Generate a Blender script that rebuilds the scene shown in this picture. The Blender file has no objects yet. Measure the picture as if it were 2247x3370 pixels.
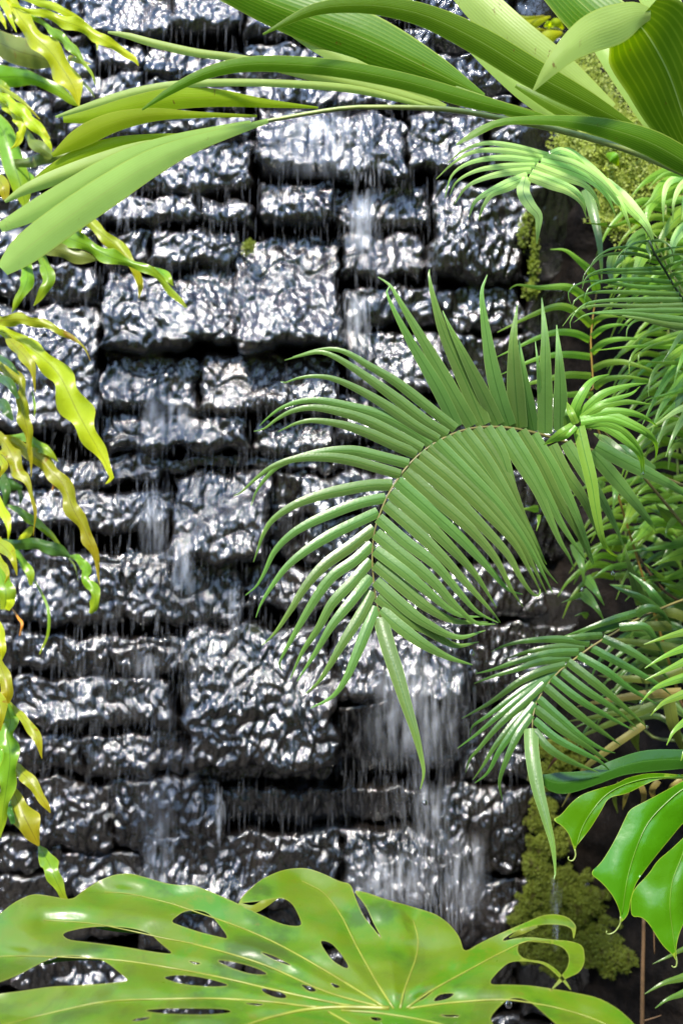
import bpy, math, random
import numpy as np
from mathutils import Vector
from mathutils.geometry import delaunay_2d_cdt

# ------------------------------------------------------------------ camera, sky, sun, exposure
SC = bpy.context.scene
COL = SC.collection
R = math.radians
rng = random.Random(7)

CAM_Y, CAM_Z, FOVW = -3.0, 1.5, 0.5           # width of the view per metre of distance
cam_d = bpy.data.cameras.new("camera")
cam = bpy.data.objects.new("camera", cam_d)
COL.objects.link(cam)
cam.location = (0, CAM_Y, CAM_Z)
cam.rotation_euler = (R(90), 0, 0)
cam_d.sensor_fit = 'HORIZONTAL'
cam_d.sensor_width = 36
cam_d.lens = 36 / FOVW
cam_d.clip_start = 0.05
cam_d.clip_end = 500
cam_d.dof.use_dof = True
cam_d.dof.focus_distance = 2.02
cam_d.dof.aperture_fstop = 5.6
SC.camera = cam

SUN_EL, SUN_AZ = 50, 200                       # azimuth clockwise from +Y (north)
w = bpy.data.worlds.new("World")
SC.world = w
w.use_nodes = True
nt = w.node_tree
bg = nt.nodes['Background']
sky = nt.nodes.new('ShaderNodeTexSky')
sky.sky_type = 'NISHITA'
sky.sun_disc = False
sky.sun_elevation = R(SUN_EL)
sky.sun_rotation = R(SUN_AZ)
sky.air_density = 1.0
sky.dust_density = 0.3
sky.ozone_density = 2.0
bg.inputs['Strength'].default_value = 0.15
nt.links.new(sky.outputs[0], bg.inputs['Color'])

sl = bpy.data.lights.new("sun", 'SUN')
sl.energy = 2.6
sl.angle = R(6.0)
sl.color = (1.0, 0.93, 0.82)
sun = bpy.data.objects.new("sun", sl)
COL.objects.link(sun)
sd = Vector((math.sin(R(SUN_AZ)) * math.cos(R(SUN_EL)), math.cos(R(SUN_AZ)) * math.cos(R(SUN_EL)), math.sin(R(SUN_EL))))
sun.rotation_euler = sd.to_track_quat('Z', 'Y').to_euler()
sun.location = sd * 20

SC.view_settings.view_transform = 'Standard'
SC.view_settings.look = 'None'
SC.view_settings.gamma = 1
SC.view_settings.exposure = 1.95
SC.view_settings.use_curve_mapping = False

# ------------------------------------------------------------------ helpers
def tag(o, label, cat=None, group=None, kind=None):
    o['label'] = label
    if cat: o['category'] = cat
    if group: o['group'] = group
    if kind: o['kind'] = kind
    return o

def empty(name, loc, label, cat, group=None):
    o = bpy.data.objects.new(name, None)
    o.empty_display_size = 0.05
    COL.objects.link(o)
    o.location = loc
    return tag(o, label, cat, group)

def obj(name, verts, faces, mat, parent=None, uvs=None, smooth=True, attr=None):
    me = bpy.data.meshes.new(name)
    if parent is not None:
        off = np.array(parent_loc(parent))
        verts = np.asarray(verts, dtype=float) - off
    me.from_pydata([tuple(v) for v in verts], [], [tuple(f) for f in faces])
    if smooth:
        me.polygons.foreach_set('use_smooth', [True] * len(me.polygons))
    if uvs is not None:
        ul = me.uv_layers.new(name='UVMap')
        li = np.empty(len(me.loops), dtype=np.int32)
        me.loops.foreach_get('vertex_index', li)
        ul.data.foreach_set('uv', np.asarray(uvs, dtype=float)[li].ravel())
    if attr is not None:
        for k, a in attr.items():
            at = me.attributes.new(k, 'FLOAT', 'POINT')
            at.data.foreach_set('value', np.asarray(a, dtype=float))
    me.materials.append(mat)
    me.update()
    o = bpy.data.objects.new(name, me)
    COL.objects.link(o)
    if parent is not None:
        o.parent = parent
    return o

def parent_loc(p):
    l = Vector(p.location)
    while p.parent is not None:
        p = p.parent
        l += Vector(p.location)
    return l

def smoothstep(x):
    x = np.clip(x, 0, 1)
    return x * x * (3 - 2 * x)

def perlin(x, y, seed=0):
    xi = np.floor(x).astype(np.int64); yi = np.floor(y).astype(np.int64)
    xf = x - xi; yf = y - yi
    def grad(ix, iy):
        h = (ix * 374761393 + iy * 668265263 + seed * 974634777) & 0xffffffff
        h = ((h ^ (h >> 13)) * 1274126177) & 0xffffffff
        h = h ^ (h >> 16)
        a = (h % 4096) * (2 * math.pi / 4096)
        return np.cos(a), np.sin(a)
    u = xf * xf * xf * (xf * (xf * 6 - 15) + 10); v = yf * yf * yf * (yf * (yf * 6 - 15) + 10)
    def d(ix, iy, fx, fy):
        gx, gy = grad(ix, iy)
        return gx * fx + gy * fy
    n00 = d(xi, yi, xf, yf); n10 = d(xi + 1, yi, xf - 1, yf)
    n01 = d(xi, yi + 1, xf, yf - 1); n11 = d(xi + 1, yi + 1, xf - 1, yf - 1)
    a = n00 + u * (n10 - n00); b = n01 + u * (n11 - n01)
    return (a + v * (b - a)) * 1.4

def catmull(P, n):
    """P (k,m) control rows -> n rows evenly spread by chord length over the first 2-3 columns"""
    P = np.asarray(P, dtype=float)
    k = len(P)
    if k == 2:
        t = np.linspace(0, 1, n)[:, None]
        return P[0] * (1 - t) + P[1] * t
    E = np.vstack([2 * P[0] - P[1], P, 2 * P[-1] - P[-2]])
    out = []
    m = 10
    for i in range(k - 1):
        p0, p1, p2, p3 = E[i:i + 4]
        t = np.linspace(0, 1, m, endpoint=False)[:, None]
        out.append(0.5 * (2 * p1 + (p2 - p0) * t + (2 * p0 - 5 * p1 + 4 * p2 - p3) * t ** 2 + (3 * p1 - p0 - 3 * p2 + p3) * t ** 3))
    D = np.vstack(out + [P[-1:]])
    L = np.concatenate([[0], np.cumsum(np.linalg.norm(np.diff(D[:, :3], axis=0), axis=1))])
    s = np.linspace(0, L[-1], n)
    return np.stack([np.interp(s, L, D[:, j]) for j in range(D.shape[1])], axis=1)

# reference frames in which shapes were measured: origin and scale to a common grid of 2247 units per view width
FR = {'c1': (0, 0, .71684), 'c2': (1123, 0, .71684), 'c3': (0, 900, .71684), 'c4': (1123, 900, .71684),
      'c5': (0, 1800, .71684), 'c6': (1123, 1800, .71684), 'c7': (0, 2600, .71684), 'c8': (1123, 2600, .71684),
      'f1': (700, 1100, .44643), 'f2': (1200, 1300, .44643), 'f3': (700, 1700, .44643), 'g4': (1400, 1900, .5402),
      'h5': (1547, 700, .44643), 'h6': (1647, 1200, .38265), 't7': (0, 0, .31888), 't8': (0, 600, .44643),
      'm1': (0, 1000, .31888), 'm2': (0, 1500, .31888), 'm3': (0, 2100, .38278), 'n4': (1600, 100, .41263),
      'n5': (1847, 1700, .34014), 'n6': (1647, 2400, .41237), 'dd': (0, 0, 1.43304)}

def fr(f, pts):
    ox, oy, s = FR[f]
    return [(ox + x * s, oy + y * s) for x, y in pts]

def wpt(px, py, d):
    k = FOVW * d / 2247.0
    return np.array([(px - 1123.5) * k, CAM_Y + d, CAM_Z - (py - 1685.0) * k])

def mats_random(nt):
    n = nt.nodes.new('ShaderNodeObjectInfo')
    return n.outputs['Random']

# ------------------------------------------------------------------ materials
def new_mat(name):
    m = bpy.data.materials.new(name)
    m.use_nodes = True
    nt = m.node_tree
    for n in list(nt.nodes):
        nt.nodes.remove(n)
    out = nt.nodes.new('ShaderNodeOutputMaterial')
    return m, nt, out

def N(nt, typ, **kw):
    n = nt.nodes.new(typ)
    for k, v in kw.items():
        if k == 'inp':
            for kk, vv in v.items():
                n.inputs[kk].default_value = vv
        else:
            setattr(n, k, v)
    return n

def math_n(nt, op, a, b=None, clamp=False):
    n = nt.nodes.new('ShaderNodeMath'); n.operation = op; n.use_clamp = clamp
    for i, s in enumerate((a, b)):
        if s is None: continue
        if isinstance(s, (int, float)): n.inputs[i].default_value = s
        else: nt.links.new(s, n.inputs[i])
    return n.outputs[0]

def mix_c(nt, fac, a, b):
    n = nt.nodes.new('ShaderNodeMix'); n.data_type = 'RGBA'
    for s, i in ((fac, n.inputs[0]), (a, n.inputs[6]), (b, n.inputs[7])):
        if isinstance(s, (int, float)): i.default_value = s
        elif isinstance(s, tuple): i.default_value = (*s, 1)
        else: nt.links.new(s, i)
    return n.outputs[2]

def maprange(nt, v, a, b, c=0., d=1.):
    n = nt.nodes.new('ShaderNodeMapRange'); n.interpolation_type = 'SMOOTHSTEP'
    nt.links.new(v, n.inputs[0])
    for i, x in zip((1, 2, 3, 4), (a, b, c, d)): n.inputs[i].default_value = x
    return n.outputs[0]

def leaf_mat(name, top, under, edge, rib, tip=None, rough=0.38, trans=0.35, veins=0, spots=0.0, spec=0.32, spotcol=(0.12, 0.05, 0.01), vary=0.25, rib_w=0.03, coat=0.0, wet=False):
    m, nt, out = new_mat(name)
    L = nt.links.new
    uv = N(nt, 'ShaderNodeUVMap')
    sep = N(nt, 'ShaderNodeSeparateXYZ'); L(uv.outputs[0], sep.inputs[0])
    u, v = sep.outputs[0], sep.outputs[1]
    au = math_n(nt, 'ABSOLUTE', math_n(nt, 'SUBTRACT', u, 0.5))
    geo = N(nt, 'ShaderNodeNewGeometry')
    tc = N(nt, 'ShaderNodeTexCoord')
    rnd = mats_random(nt)
    no = N(nt, 'ShaderNodeTexNoise', inp={'Scale': 22.0, 'Detail': 3.0})
    L(tc.outputs['Object'], no.inputs['Vector'])
    base = mix_c(nt, geo.outputs['Backfacing'], top, under)
    if tip is not None:
        base = mix_c(nt, maprange(nt, v, 0.55, 1.0, 0, 0.8), base, tip)
    hs = N(nt, 'ShaderNodeHueSaturation')
    L(base, hs.inputs['Color'])
    L(math_n(nt, 'ADD', math_n(nt, 'MULTIPLY', math_n(nt, 'ADD', rnd, no.outputs[0]), vary), 1.0 - vary), hs.inputs['Value'])
    L(math_n(nt, 'ADD', math_n(nt, 'MULTIPLY', rnd, 0.03), 0.485), hs.inputs['Hue'])
    c = hs.outputs[0]
    bumpsrc = None
    if veins:
        wv = math_n(nt, 'SINE', math_n(nt, 'MULTIPLY', u, veins * 6.283))
        wv = math_n(nt, 'MULTIPLY', math_n(nt, 'ADD', wv, 1.0), 0.5)
        c = mix_c(nt, math_n(nt, 'MULTIPLY', math_n(nt, 'POWER', wv, 5.0), 0.24), c, edge)
        bumpsrc = wv
    c = mix_c(nt, maprange(nt, au, rib_w * .4, rib_w, 0.75, 0), c, rib)
    c = mix_c(nt, maprange(nt, au, 0.44, 0.495, 0, 0.7), c, edge)
    if spots > 0:
        n2 = N(nt, 'ShaderNodeTexNoise', inp={'Scale': 60.0, 'Detail': 4.0, 'Roughness': 0.6})
        mp = N(nt, 'ShaderNodeMapping'); mp.inputs['Scale'].default_value = (1.0, 1.0, 0.6)
        L(tc.outputs['Object'], mp.inputs[0]); L(mp.outputs[0], n2.inputs['Vector'])
        c = mix_c(nt, maprange(nt, n2.outputs[0], 0.70 - spots * .3, 0.78 - spots * .3, 0, 0.75), c, spotcol)
    p = N(nt, 'ShaderNodeBsdfPrincipled')
    L(c, p.inputs['Base Color'])
    rr = math_n(nt, 'ADD', math_n(nt, 'MULTIPLY', no.outputs[0], 0.2), rough - 0.1)
    L(rr, p.inputs['Roughness'])
    p.inputs['Specular IOR Level'].default_value = spec
    if coat:
        p.inputs['Coat Weight'].default_value = coat
        p.inputs['Coat Roughness'].default_value = 0.15
    tr = N(nt, 'ShaderNodeBsdfTranslucent')
    hs2 = N(nt, 'ShaderNodeHueSaturation', inp={'Hue': 0.49, 'Saturation': 1.1, 'Value': 1.9})
    L(c, hs2.inputs['Color']); L(hs2.outputs[0], tr.inputs['Color'])
    mx = N(nt, 'ShaderNodeMixShader', inp={0: trans})
    L(p.outputs[0], mx.inputs[1]); L(tr.outputs[0], mx.inputs[2])
    L(mx.outputs[0], out.inputs[0])
    b = N(nt, 'ShaderNodeBump', inp={'Strength': 0.22 if wet else 0.25, 'Distance': 0.002})
    n3 = N(nt, 'ShaderNodeTexNoise', inp={'Scale': 230.0 if wet else 90.0, 'Detail': 2.0})
    L(tc.outputs['Object'], n3.inputs['Vector'])
    h = n3.outputs[0]
    if bumpsrc is not None:
        h = math_n(nt, 'ADD', math_n(nt, 'MULTIPLY', bumpsrc, 0.22), math_n(nt, 'MULTIPLY', h, 0.5))
    L(h, b.inputs['Height'])
    L(b.outputs[0], p.inputs['Normal'])
    return m

M = {}
M['palm'] = leaf_mat('palm_leaf', (.072, .17, .005), (.29, .42, .095), (.30, .38, .06), (.30, .38, .10), rough=.42, trans=.40, veins=13, spots=.10, rib_w=.012)
M['palm_lit'] = leaf_mat('palm_lime_lit_leaf', (.22, .32, .008), (.26, .36, .08), (.34, .38, .05), (.28, .34, .05), rough=.42, trans=.38, veins=13, spots=.12, rib_w=.012)  # lime leaf tone with light shining through the blades put into the colour
M['fern'] = leaf_mat('fern_leaf', (.098, .185, .038), (.13, .23, .05), (.22, .31, .09), (.035, .11, .015), tip=(.15, .29, .05), rough=.34, trans=.25, rib_w=.05, wet=True, spec=.5)
M['fern_deep'] = leaf_mat('fern_deep_leaf', (.052, .122, .020), (.07, .15, .03), (.11, .19, .05), (.02, .07, .01), tip=(.09, .20, .03), rough=.3, trans=.22, rib_w=.05, wet=True, spec=.5)
M['fern_pale'] = leaf_mat('fern_pale_leaf', (.42, .64, .20), (.42, .64, .20), (.34, .46, .13), (.14, .28, .08), tip=(.30, .42, .08), rough=.5, trans=.35, rib_w=.05)
M['fern_bright'] = leaf_mat('fern_bright_leaf', (.175, .33, .040), (.19, .35, .05), (.22, .36, .06), (.05, .17, .02), tip=(.20, .36, .04), rough=.36, trans=.38, rib_w=.05, wet=True, spec=.5)
M['fern_dark'] = leaf_mat('fern_dark_leaf', (.085, .175, .025), (.07, .17, .05), (.10, .2, .05), (.03, .09, .02), rough=.33, trans=.25, rib_w=.05, wet=True, spec=.5)
M['strap_y'] = leaf_mat('strap_yellow_leaf', (.34, .43, .016), (.34, .43, .02), (.46, .50, .04), (.20, .24, .01), tip=(.44, .47, .012), rough=.34, trans=.40, spots=.03, spotcol=(.25, .15, .01), rib_w=.03)
M['strap_yb'] = leaf_mat('strap_ochre_leaf', (.25, .29, .014), (.25, .29, .02), (.42, .38, .03), (.12, .10, .01), tip=(.34, .28, .01), rough=.36, trans=.42, spots=.34, spotcol=(.22, .11, .008), rib_w=.03)
M['strap_g'] = leaf_mat('strap_green_leaf', (.13, .27, .015), (.13, .27, .02), (.30, .38, .03), (.06, .13, .01), tip=(.25, .32, .015), rough=.3, trans=.34, spots=.06, rib_w=.03)
M['strap_o'] = leaf_mat('strap_olive_leaf', (.13, .17, .03), (.13, .17, .03), (.25, .25, .05), (.06, .06, .01), rough=.36, trans=.3, spots=.25, spotcol=(.14, .09, .02), rib_w=.02)
M['strap_d'] = leaf_mat('strap_dark_leaf', (.04, .10, .015), (.04, .10, .015), (.08, .15, .02), (.02, .05, .01), rough=.32, trans=.25, rib_w=.03)
M['dead'] = leaf_mat('old_leaf', (.24, .20, .05), (.24, .20, .05), (.36, .29, .07), (.15, .10, .03), rough=.5, trans=.3, spots=.25, rib_w=.03)
M['old_green'] = leaf_mat('fading_leaf', (.14, .19, .03), (.14, .19, .03), (.26, .27, .06), (.08, .10, .02), rough=.45, trans=.3, spots=.15, rib_w=.03)
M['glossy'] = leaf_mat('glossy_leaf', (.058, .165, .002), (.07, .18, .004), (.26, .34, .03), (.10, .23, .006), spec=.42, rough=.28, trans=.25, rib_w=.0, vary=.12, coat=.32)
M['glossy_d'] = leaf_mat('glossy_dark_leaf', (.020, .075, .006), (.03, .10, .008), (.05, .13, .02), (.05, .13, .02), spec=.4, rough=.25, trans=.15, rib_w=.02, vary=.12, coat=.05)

def monstera_mat():
    m, nt, out = new_mat('monstera_leaf')
    L = nt.links.new
    tc = N(nt, 'ShaderNodeTexCoord')
    vd = N(nt, 'ShaderNodeAttribute', attribute_name='veind')
    ed = N(nt, 'ShaderNodeAttribute', attribute_name='edged')
    n1 = N(nt, 'ShaderNodeTexNoise', inp={'Scale': 9.0, 'Detail': 5.0, 'Roughness': .6}); L(tc.outputs['Object'], n1.inputs['Vector'])
    n4 = N(nt, 'ShaderNodeTexNoise', inp={'Scale': 4.5, 'Detail': 6.0, 'Roughness': .7, 'Distortion': .8}); L(tc.outputs['Object'], n4.inputs['Vector'])
    n2 = N(nt, 'ShaderNodeTexNoise', inp={'Scale': 60.0, 'Detail': 4.0, 'Roughness': .65}); L(tc.outputs['Object'], n2.inputs['Vector'])
    c = mix_c(nt, maprange(nt, n1.outputs[0], .42, .62), (.108, .175, .006), (.075, .185, .005))
    c = mix_c(nt, maprange(nt, n1.outputs[0], .54, .66, 0, .6), c, (.034, .065, .008))
    c = mix_c(nt, maprange(nt, n4.outputs[0], .52, .62, 0, .45), c, (.055, .080, .007))
    c = mix_c(nt, maprange(nt, n4.outputs[0], .37, .45, .7, 0), c, (.048, .185, .004))
    c = mix_c(nt, maprange(nt, n2.outputs[0], .60, .72, 0, .35), c, (.15, .125, .01))
    c = mix_c(nt, maprange(nt, vd.outputs['Fac'], 0, 12, .3, 0), c, (.13, .18, .012))
    c = mix_c(nt, maprange(nt, ed.outputs['Fac'], 1, 6, .5, 0), c, (.24, .25, .04))
    p = N(nt, 'ShaderNodeBsdfPrincipled', inp={'Specular IOR Level': .5, 'Coat Weight': .5, 'Coat Roughness': .14})
    L(c, p.inputs['Base Color'])
    L(math_n(nt, 'ADD', math_n(nt, 'MULTIPLY', n2.outputs[0], .25), .20), p.inputs['Roughness'])
    b = N(nt, 'ShaderNodeBump', inp={'Strength': .18, 'Distance': .004})
    n3 = N(nt, 'ShaderNodeTexNoise', inp={'Scale': 45.0, 'Detail': 3.0}); L(tc.outputs['Object'], n3.inputs['Vector'])
    L(n3.outputs[0], b.inputs['Height']); L(b.outputs[0], p.inputs['Normal'])
    tr = N(nt, 'ShaderNodeBsdfTranslucent')
    hs2 = N(nt, 'ShaderNodeHueSaturation', inp={'Saturation': 1.1, 'Value': 1.6}); L(c, hs2.inputs['Color']); L(hs2.outputs[0], tr.inputs['Color'])
    mx = N(nt, 'ShaderNodeMixShader', inp={0: .3}); L(p.outputs[0], mx.inputs[1]); L(tr.outputs[0], mx.inputs[2])
    L(mx.outputs[0], out.inputs[0])
    return m
M['monstera'] = monstera_mat()

def plain(name, col, rough=.5, noise=0.3, scale=30., spec=.5, bump=.0, col2=None):
    m, nt, out = new_mat(name)
    L = nt.links.new
    tc = N(nt, 'ShaderNodeTexCoord')
    n1 = N(nt, 'ShaderNodeTexNoise', inp={'Scale': scale, 'Detail': 5.0, 'Roughness': .6}); L(tc.outputs['Object'], n1.inputs['Vector'])
    c2 = col2 or tuple(x * (1 - noise) for x in col)
    c = mix_c(nt, maprange(nt, n1.outputs[0], .35, .65), col, c2)
    p = N(nt, 'ShaderNodeBsdfPrincipled', inp={'Roughness': rough, 'Specular IOR Level': spec})
    L(c, p.inputs['Base Color'])
    if bump:
        b = N(nt, 'ShaderNodeBump', inp={'Strength': bump, 'Distance': .01}); L(n1.outputs[0], b.inputs['Height']); L(b.outputs[0], p.inputs['Normal'])
    L(p.outputs[0], out.inputs[0])
    return m
M['stem_g'] = plain('green_stem', (.22, .28, .07), .4)
M['stem_d'] = plain('dark_green_stem', (.035, .06, .02), .5)
M['rachis'] = plain('brown_green_rachis', (.15, .13, .035), .5)
M['rachis_o'] = plain('ochre_rachis', (.30, .19, .03), .5)
M['stem_b'] = plain('brown_stem', (.10, .055, .02), .7, scale=120)
M['vein'] = plain('leaf_vein', (.21, .23, .025), .4)
M['stem_o'] = plain('brown_sliver', (.16, .06, .02), .6)
M['glossy_rib'] = plain('glossy_rib', (.10, .21, .012), .35)
M['orange'] = plain('dry_orange_leaf', (.42, .16, .01), .5)
M['trunk'] = plain('cane_trunk', (.12, .11, .05), .7, bump=.4)
M['soil'] = plain('wet_soil', (.010, .007, .005), .75, .7, 26., bump=1., spec=.15)
M['ground'] = plain('dark_ground', (.014, .012, .009), .7, .5, 3., bump=.5)
M['moss'] = leaf_mat('moss_leaf', (.12, .15, .012), (.12, .15, .012), (.13, .15, .02), (.08, .11, .01), rough=.7, trans=.25, vary=.6, spots=.42, spotcol=(.045, .028, .006))
M['moss_bed'] = plain('moss_bed', (.07, .085, .010), .9, .7, 60., bump=.6, col2=(.035, .03, .008))
M['spike'] = leaf_mat('spikemoss_leaf', (.24, .30, .045), (.24, .30, .045), (.32, .36, .07), (.2, .26, .04), rough=.5, trans=.4, vary=.5)

def stone_mat():
    m, nt, out = new_mat('wet_stone')
    L = nt.links.new
    tc = N(nt, 'ShaderNodeTexCoord')
    geo = N(nt, 'ShaderNodeNewGeometry')
    n1 = N(nt, 'ShaderNodeTexNoise', inp={'Scale': 14.0, 'Detail': 6.0, 'Roughness': .65}); L(geo.outputs['Position'], n1.inputs['Vector'])
    c = mix_c(nt, maprange(nt, n1.outputs[0], .4, .65), (.004, .0035, .003), (.013, .011, .009))
    n5 = N(nt, 'ShaderNodeTexNoise', inp={'Scale': 4.2, 'Detail': 5.0, 'Roughness': .65}); L(geo.outputs['Position'], n5.inputs['Vector'])
    c = mix_c(nt, maprange(nt, n5.outputs[0], .5, .68, 0, .75), c, (.024, .019, .016))
    n2 = N(nt, 'ShaderNodeTexNoise', inp={'Scale': 6.0, 'Detail': 5.0, 'Roughness': .7}); L(geo.outputs['Position'], n2.inputs['Vector'])
    c = mix_c(nt, maprange(nt, n2.outputs[0], .66, .74, 0, .5), c, (.05, .055, .012))
    p = N(nt, 'ShaderNodeBsdfPrincipled', inp={'Specular IOR Level': .5, 'IOR': 1.6, 'Coat Weight': 1.0, 'Coat Roughness': .085, 'Coat IOR': 1.6})
    L(c, p.inputs['Base Color'])
    L(maprange(nt, n1.outputs[0], .3, .7, .09, .22), p.inputs['Roughness'])
    mp = N(nt, 'ShaderNodeMapping'); mp.inputs['Scale'].default_value = (1, 1, .38); L(geo.outputs['Position'], mp.inputs[0])
    n3 = N(nt, 'ShaderNodeTexNoise', inp={'Scale': 150.0, 'Detail': 3.0, 'Roughness': .6, 'Distortion': .4}); L(mp.outputs[0], n3.inputs['Vector'])
    b = N(nt, 'ShaderNodeBump', inp={'Strength': .65, 'Distance': .005}); L(n3.outputs[0], b.inputs['Height'])
    L(b.outputs[0], p.inputs['Normal']); L(b.outputs[0], p.inputs['Coat Normal'])
    L(p.outputs[0], out.inputs[0])
    return m
M['stone'] = stone_mat()
M['backing'] = plain('wet_backing', (.005, .0045, .004), .7, .5, 12., bump=.8, spec=.15)

def water_mat():
    m, nt, out = new_mat('falling_water')
    L = nt.links.new
    p = N(nt, 'ShaderNodeBsdfPrincipled', inp={'Base Color': (.62, .66, .72, 1), 'Roughness': .15, 'Specular IOR Level': .6})
    t = N(nt, 'ShaderNodeBsdfTransparent')
    at = N(nt, 'ShaderNodeAttribute', attribute_name='dens')
    mx = N(nt, 'ShaderNodeMixShader')
    L(at.outputs['Fac'], mx.inputs[0]); L(t.outputs[0], mx.inputs[1]); L(p.outputs[0], mx.inputs[2])
    L(mx.outputs[0], out.inputs[0])
    return m
M['water'] = water_mat()
def drop_mat():
    m, nt, out = new_mat('water_drop')
    p = N(nt, 'ShaderNodeBsdfPrincipled', inp={'Base Color': (1, 1, 1, 1), 'Roughness': .02, 'IOR': 1.33, 'Transmission Weight': 1.0})
    nt.links.new(p.outputs[0], out.inputs[0])
    return m
M['drop'] = drop_mat()

# ------------------------------------------------------------------ ground
gx = 120
g = obj('ground', [(-gx, -gx, 0), (gx, -gx, 0), (gx, gx, 0), (-gx, gx, 0)], [(0, 1, 2, 3)], M['ground'], smooth=False)
tag(g, 'dark wet ground at the foot of the stone wall', kind='structure')

# ------------------------------------------------------------------ unseen, added hedge behind the camera, darkens reflections in the wet stone
ha, hz_ = np.meshgrid(np.linspace(R(-178), R(-2), 160), np.linspace(0, 1, 40))
hr = 9.0 + .9 * perlin(ha * 9, hz_ * 4, 21) + .35 * perlin(ha * 30, hz_ * 12, 22) + 1.2 * np.clip(hz_ - .8, 0, 1) * 3
htop = 4.6 + .9 * perlin(ha * 6, ha * 0, 23) + .4 * perlin(ha * 21, ha * 0, 24)
hv = np.stack([hr * np.cos(ha), hr * np.sin(ha), hz_ * htop], -1).reshape(-1, 3)
hi_ = np.arange(ha.size).reshape(ha.shape)
blocker = obj('blocker', hv, np.stack([hi_[:-1, :-1], hi_[:-1, 1:], hi_[1:, 1:], hi_[1:, :-1]], -1).reshape(-1, 4).tolist(), plain('blocker_dark', (.022, .042, .012), .7, .7, 6., bump=1., spec=.2))
tag(blocker, 'added dark hedge across the garden from the wet wall', 'blocker')

# ------------------------------------------------------------------ stone wall
def wall_xz(X, Y):                       # display grid 1568 wide -> metres on the wall plane (y = 0)
    return (X - 784) * 1.5 / 1568, 1.5 - (Y - 1176) * 1.5 / 1568

wall = empty('stone_wall', (0, .1, 0), 'dark wet stacked stone wall with water running down its rough blocks', 'wall')
bx0, bx1, bz0, bz1 = -1.35, 1.6, 0.0, 3.1
obj('backing', [(bx0, .16, bz0), (bx1, .16, bz0), (bx1, .16, bz1), (bx0, .16, bz1), (bx0, .4, bz0), (bx1, .4, bz0), (bx1, .4, bz1), (bx0, .4, bz1)],
    [(0, 1, 2, 3), (5, 4, 7, 6), (4, 0, 3, 7), (1, 5, 6, 2), (3, 2, 6, 7), (4, 5, 1, 0)], M['backing'], wall, smooth=False)

def stone(X0, X1, Y0, Y1, prot=0.0, tilt=8, rough=1.0, step=.0034, side=0):
    x0, z1 = wall_xz(X0, Y0); x1, z0 = wall_xz(X1, Y1)
    x0 -= .004; x1 += .004; z0 -= .001; z1 += .001
    wx, hz = x1 - x0, z1 - z0
    nx = max(8, int(wx / step)); nz = max(8, int(hz / step))
    U, V = np.meshgrid(np.linspace(0, 1, nx), np.linspace(0, 1, nz))
    X = x0 + U * wx; Z = z0 + V * hz
    cx, cz = (x0 + x1) / 2, (z0 + z1) / 2
    sd_ = int((x0 + 9) * 517 + (z0 + 3) * 913)
    # ragged outline
    X2 = X + .017 * perlin(Z / .045 + sd_, X * 0 + sd_ * .37) * smoothstep(np.abs(U - .5) * 2) + .004 * perlin(Z / .014, X / .014, 5) * smoothstep(np.abs(U - .5) * 2)
    Z2 = Z + .018 * perlin(X / .055 + sd_, Z * 0 + sd_ * .71) * smoothstep(np.abs(V - .5) * 2) + .004 * perlin(X / .014, Z / .014, 9) * smoothstep(np.abs(V - .5) * 2)
    rr_ = random.Random(sd_)
    X2 = X2 + rr_.uniform(-.10, .10) * (Z2 - cz); Z2 = Z2 + rr_.uniform(-.05, .05) * (X2 - cx)
    dl = np.minimum(U, 1 - U) * wx; db = V * hz; dt = (1 - V) * hz
    def edge(d, r): return 1 - np.sqrt(np.clip(1 - np.clip(1 - d / r, 0, 1) ** 2, 0, 1))
    r = min(.028, wx * .3, hz * .3)
    # crumpled, vertically drawn relief
    qx = X2 + .010 * perlin(X2 / .05, Z2 / .06, 11); qz = Z2 + .014 * perlin(X2 / .05, Z2 / .06, 12)
    h = .016 * perlin(qx / .17, qz / .13, 1) + .006 * perlin(qx / .05, qz / .07, 2)
    h += rough * (.0056 * perlin(qx / .019, qz / .042, 3) + .0058 * perlin(qx / .0100, qz / .022, 4) + .0030 * perlin(qx / .0064, qz / .0145, 6))
    ck = perlin(qx / .10 + sd_ * .13, qz / .13 + sd_ * .29, 7)
    h -= rough * .006 * np.exp(-(ck / .05) ** 2) * (wx * hz > .012)
    tl = math.tan(R(tilt * 1.6 - 5))
    y = -prot - h + (Z2 - cz) * tl - side * (X2 - cx)
    y += .022 * edge(dl, r * .55) + .012 * edge(dt, r * .4) + .036 * edge(db, min(.026, hz * .3))
    verts = np.stack([X2, y, Z2], -1).reshape(-1, 3)
    idx = np.arange(nx * nz).reshape(nz, nx)
    faces = np.stack([idx[:-1, :-1], idx[:-1, 1:], idx[1:, 1:], idx[1:, :-1]], -1).reshape(-1, 4).tolist()
    ring = list(idx[0, :]) + list(idx[1:, -1]) + list(idx[-1, -2::-1]) + list(idx[-2:0:-1, 0])
    back = verts[ring].copy(); back[:, 1] = .17
    nb = len(verts)
    verts = np.vstack([verts, back])
    k = len(ring)
    for i in range(k):
        j = (i + 1) % k
        faces.append([ring[i], nb + i, nb + j, ring[j]])
    return obj('stone', verts, faces, M['stone'], wall)

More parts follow.
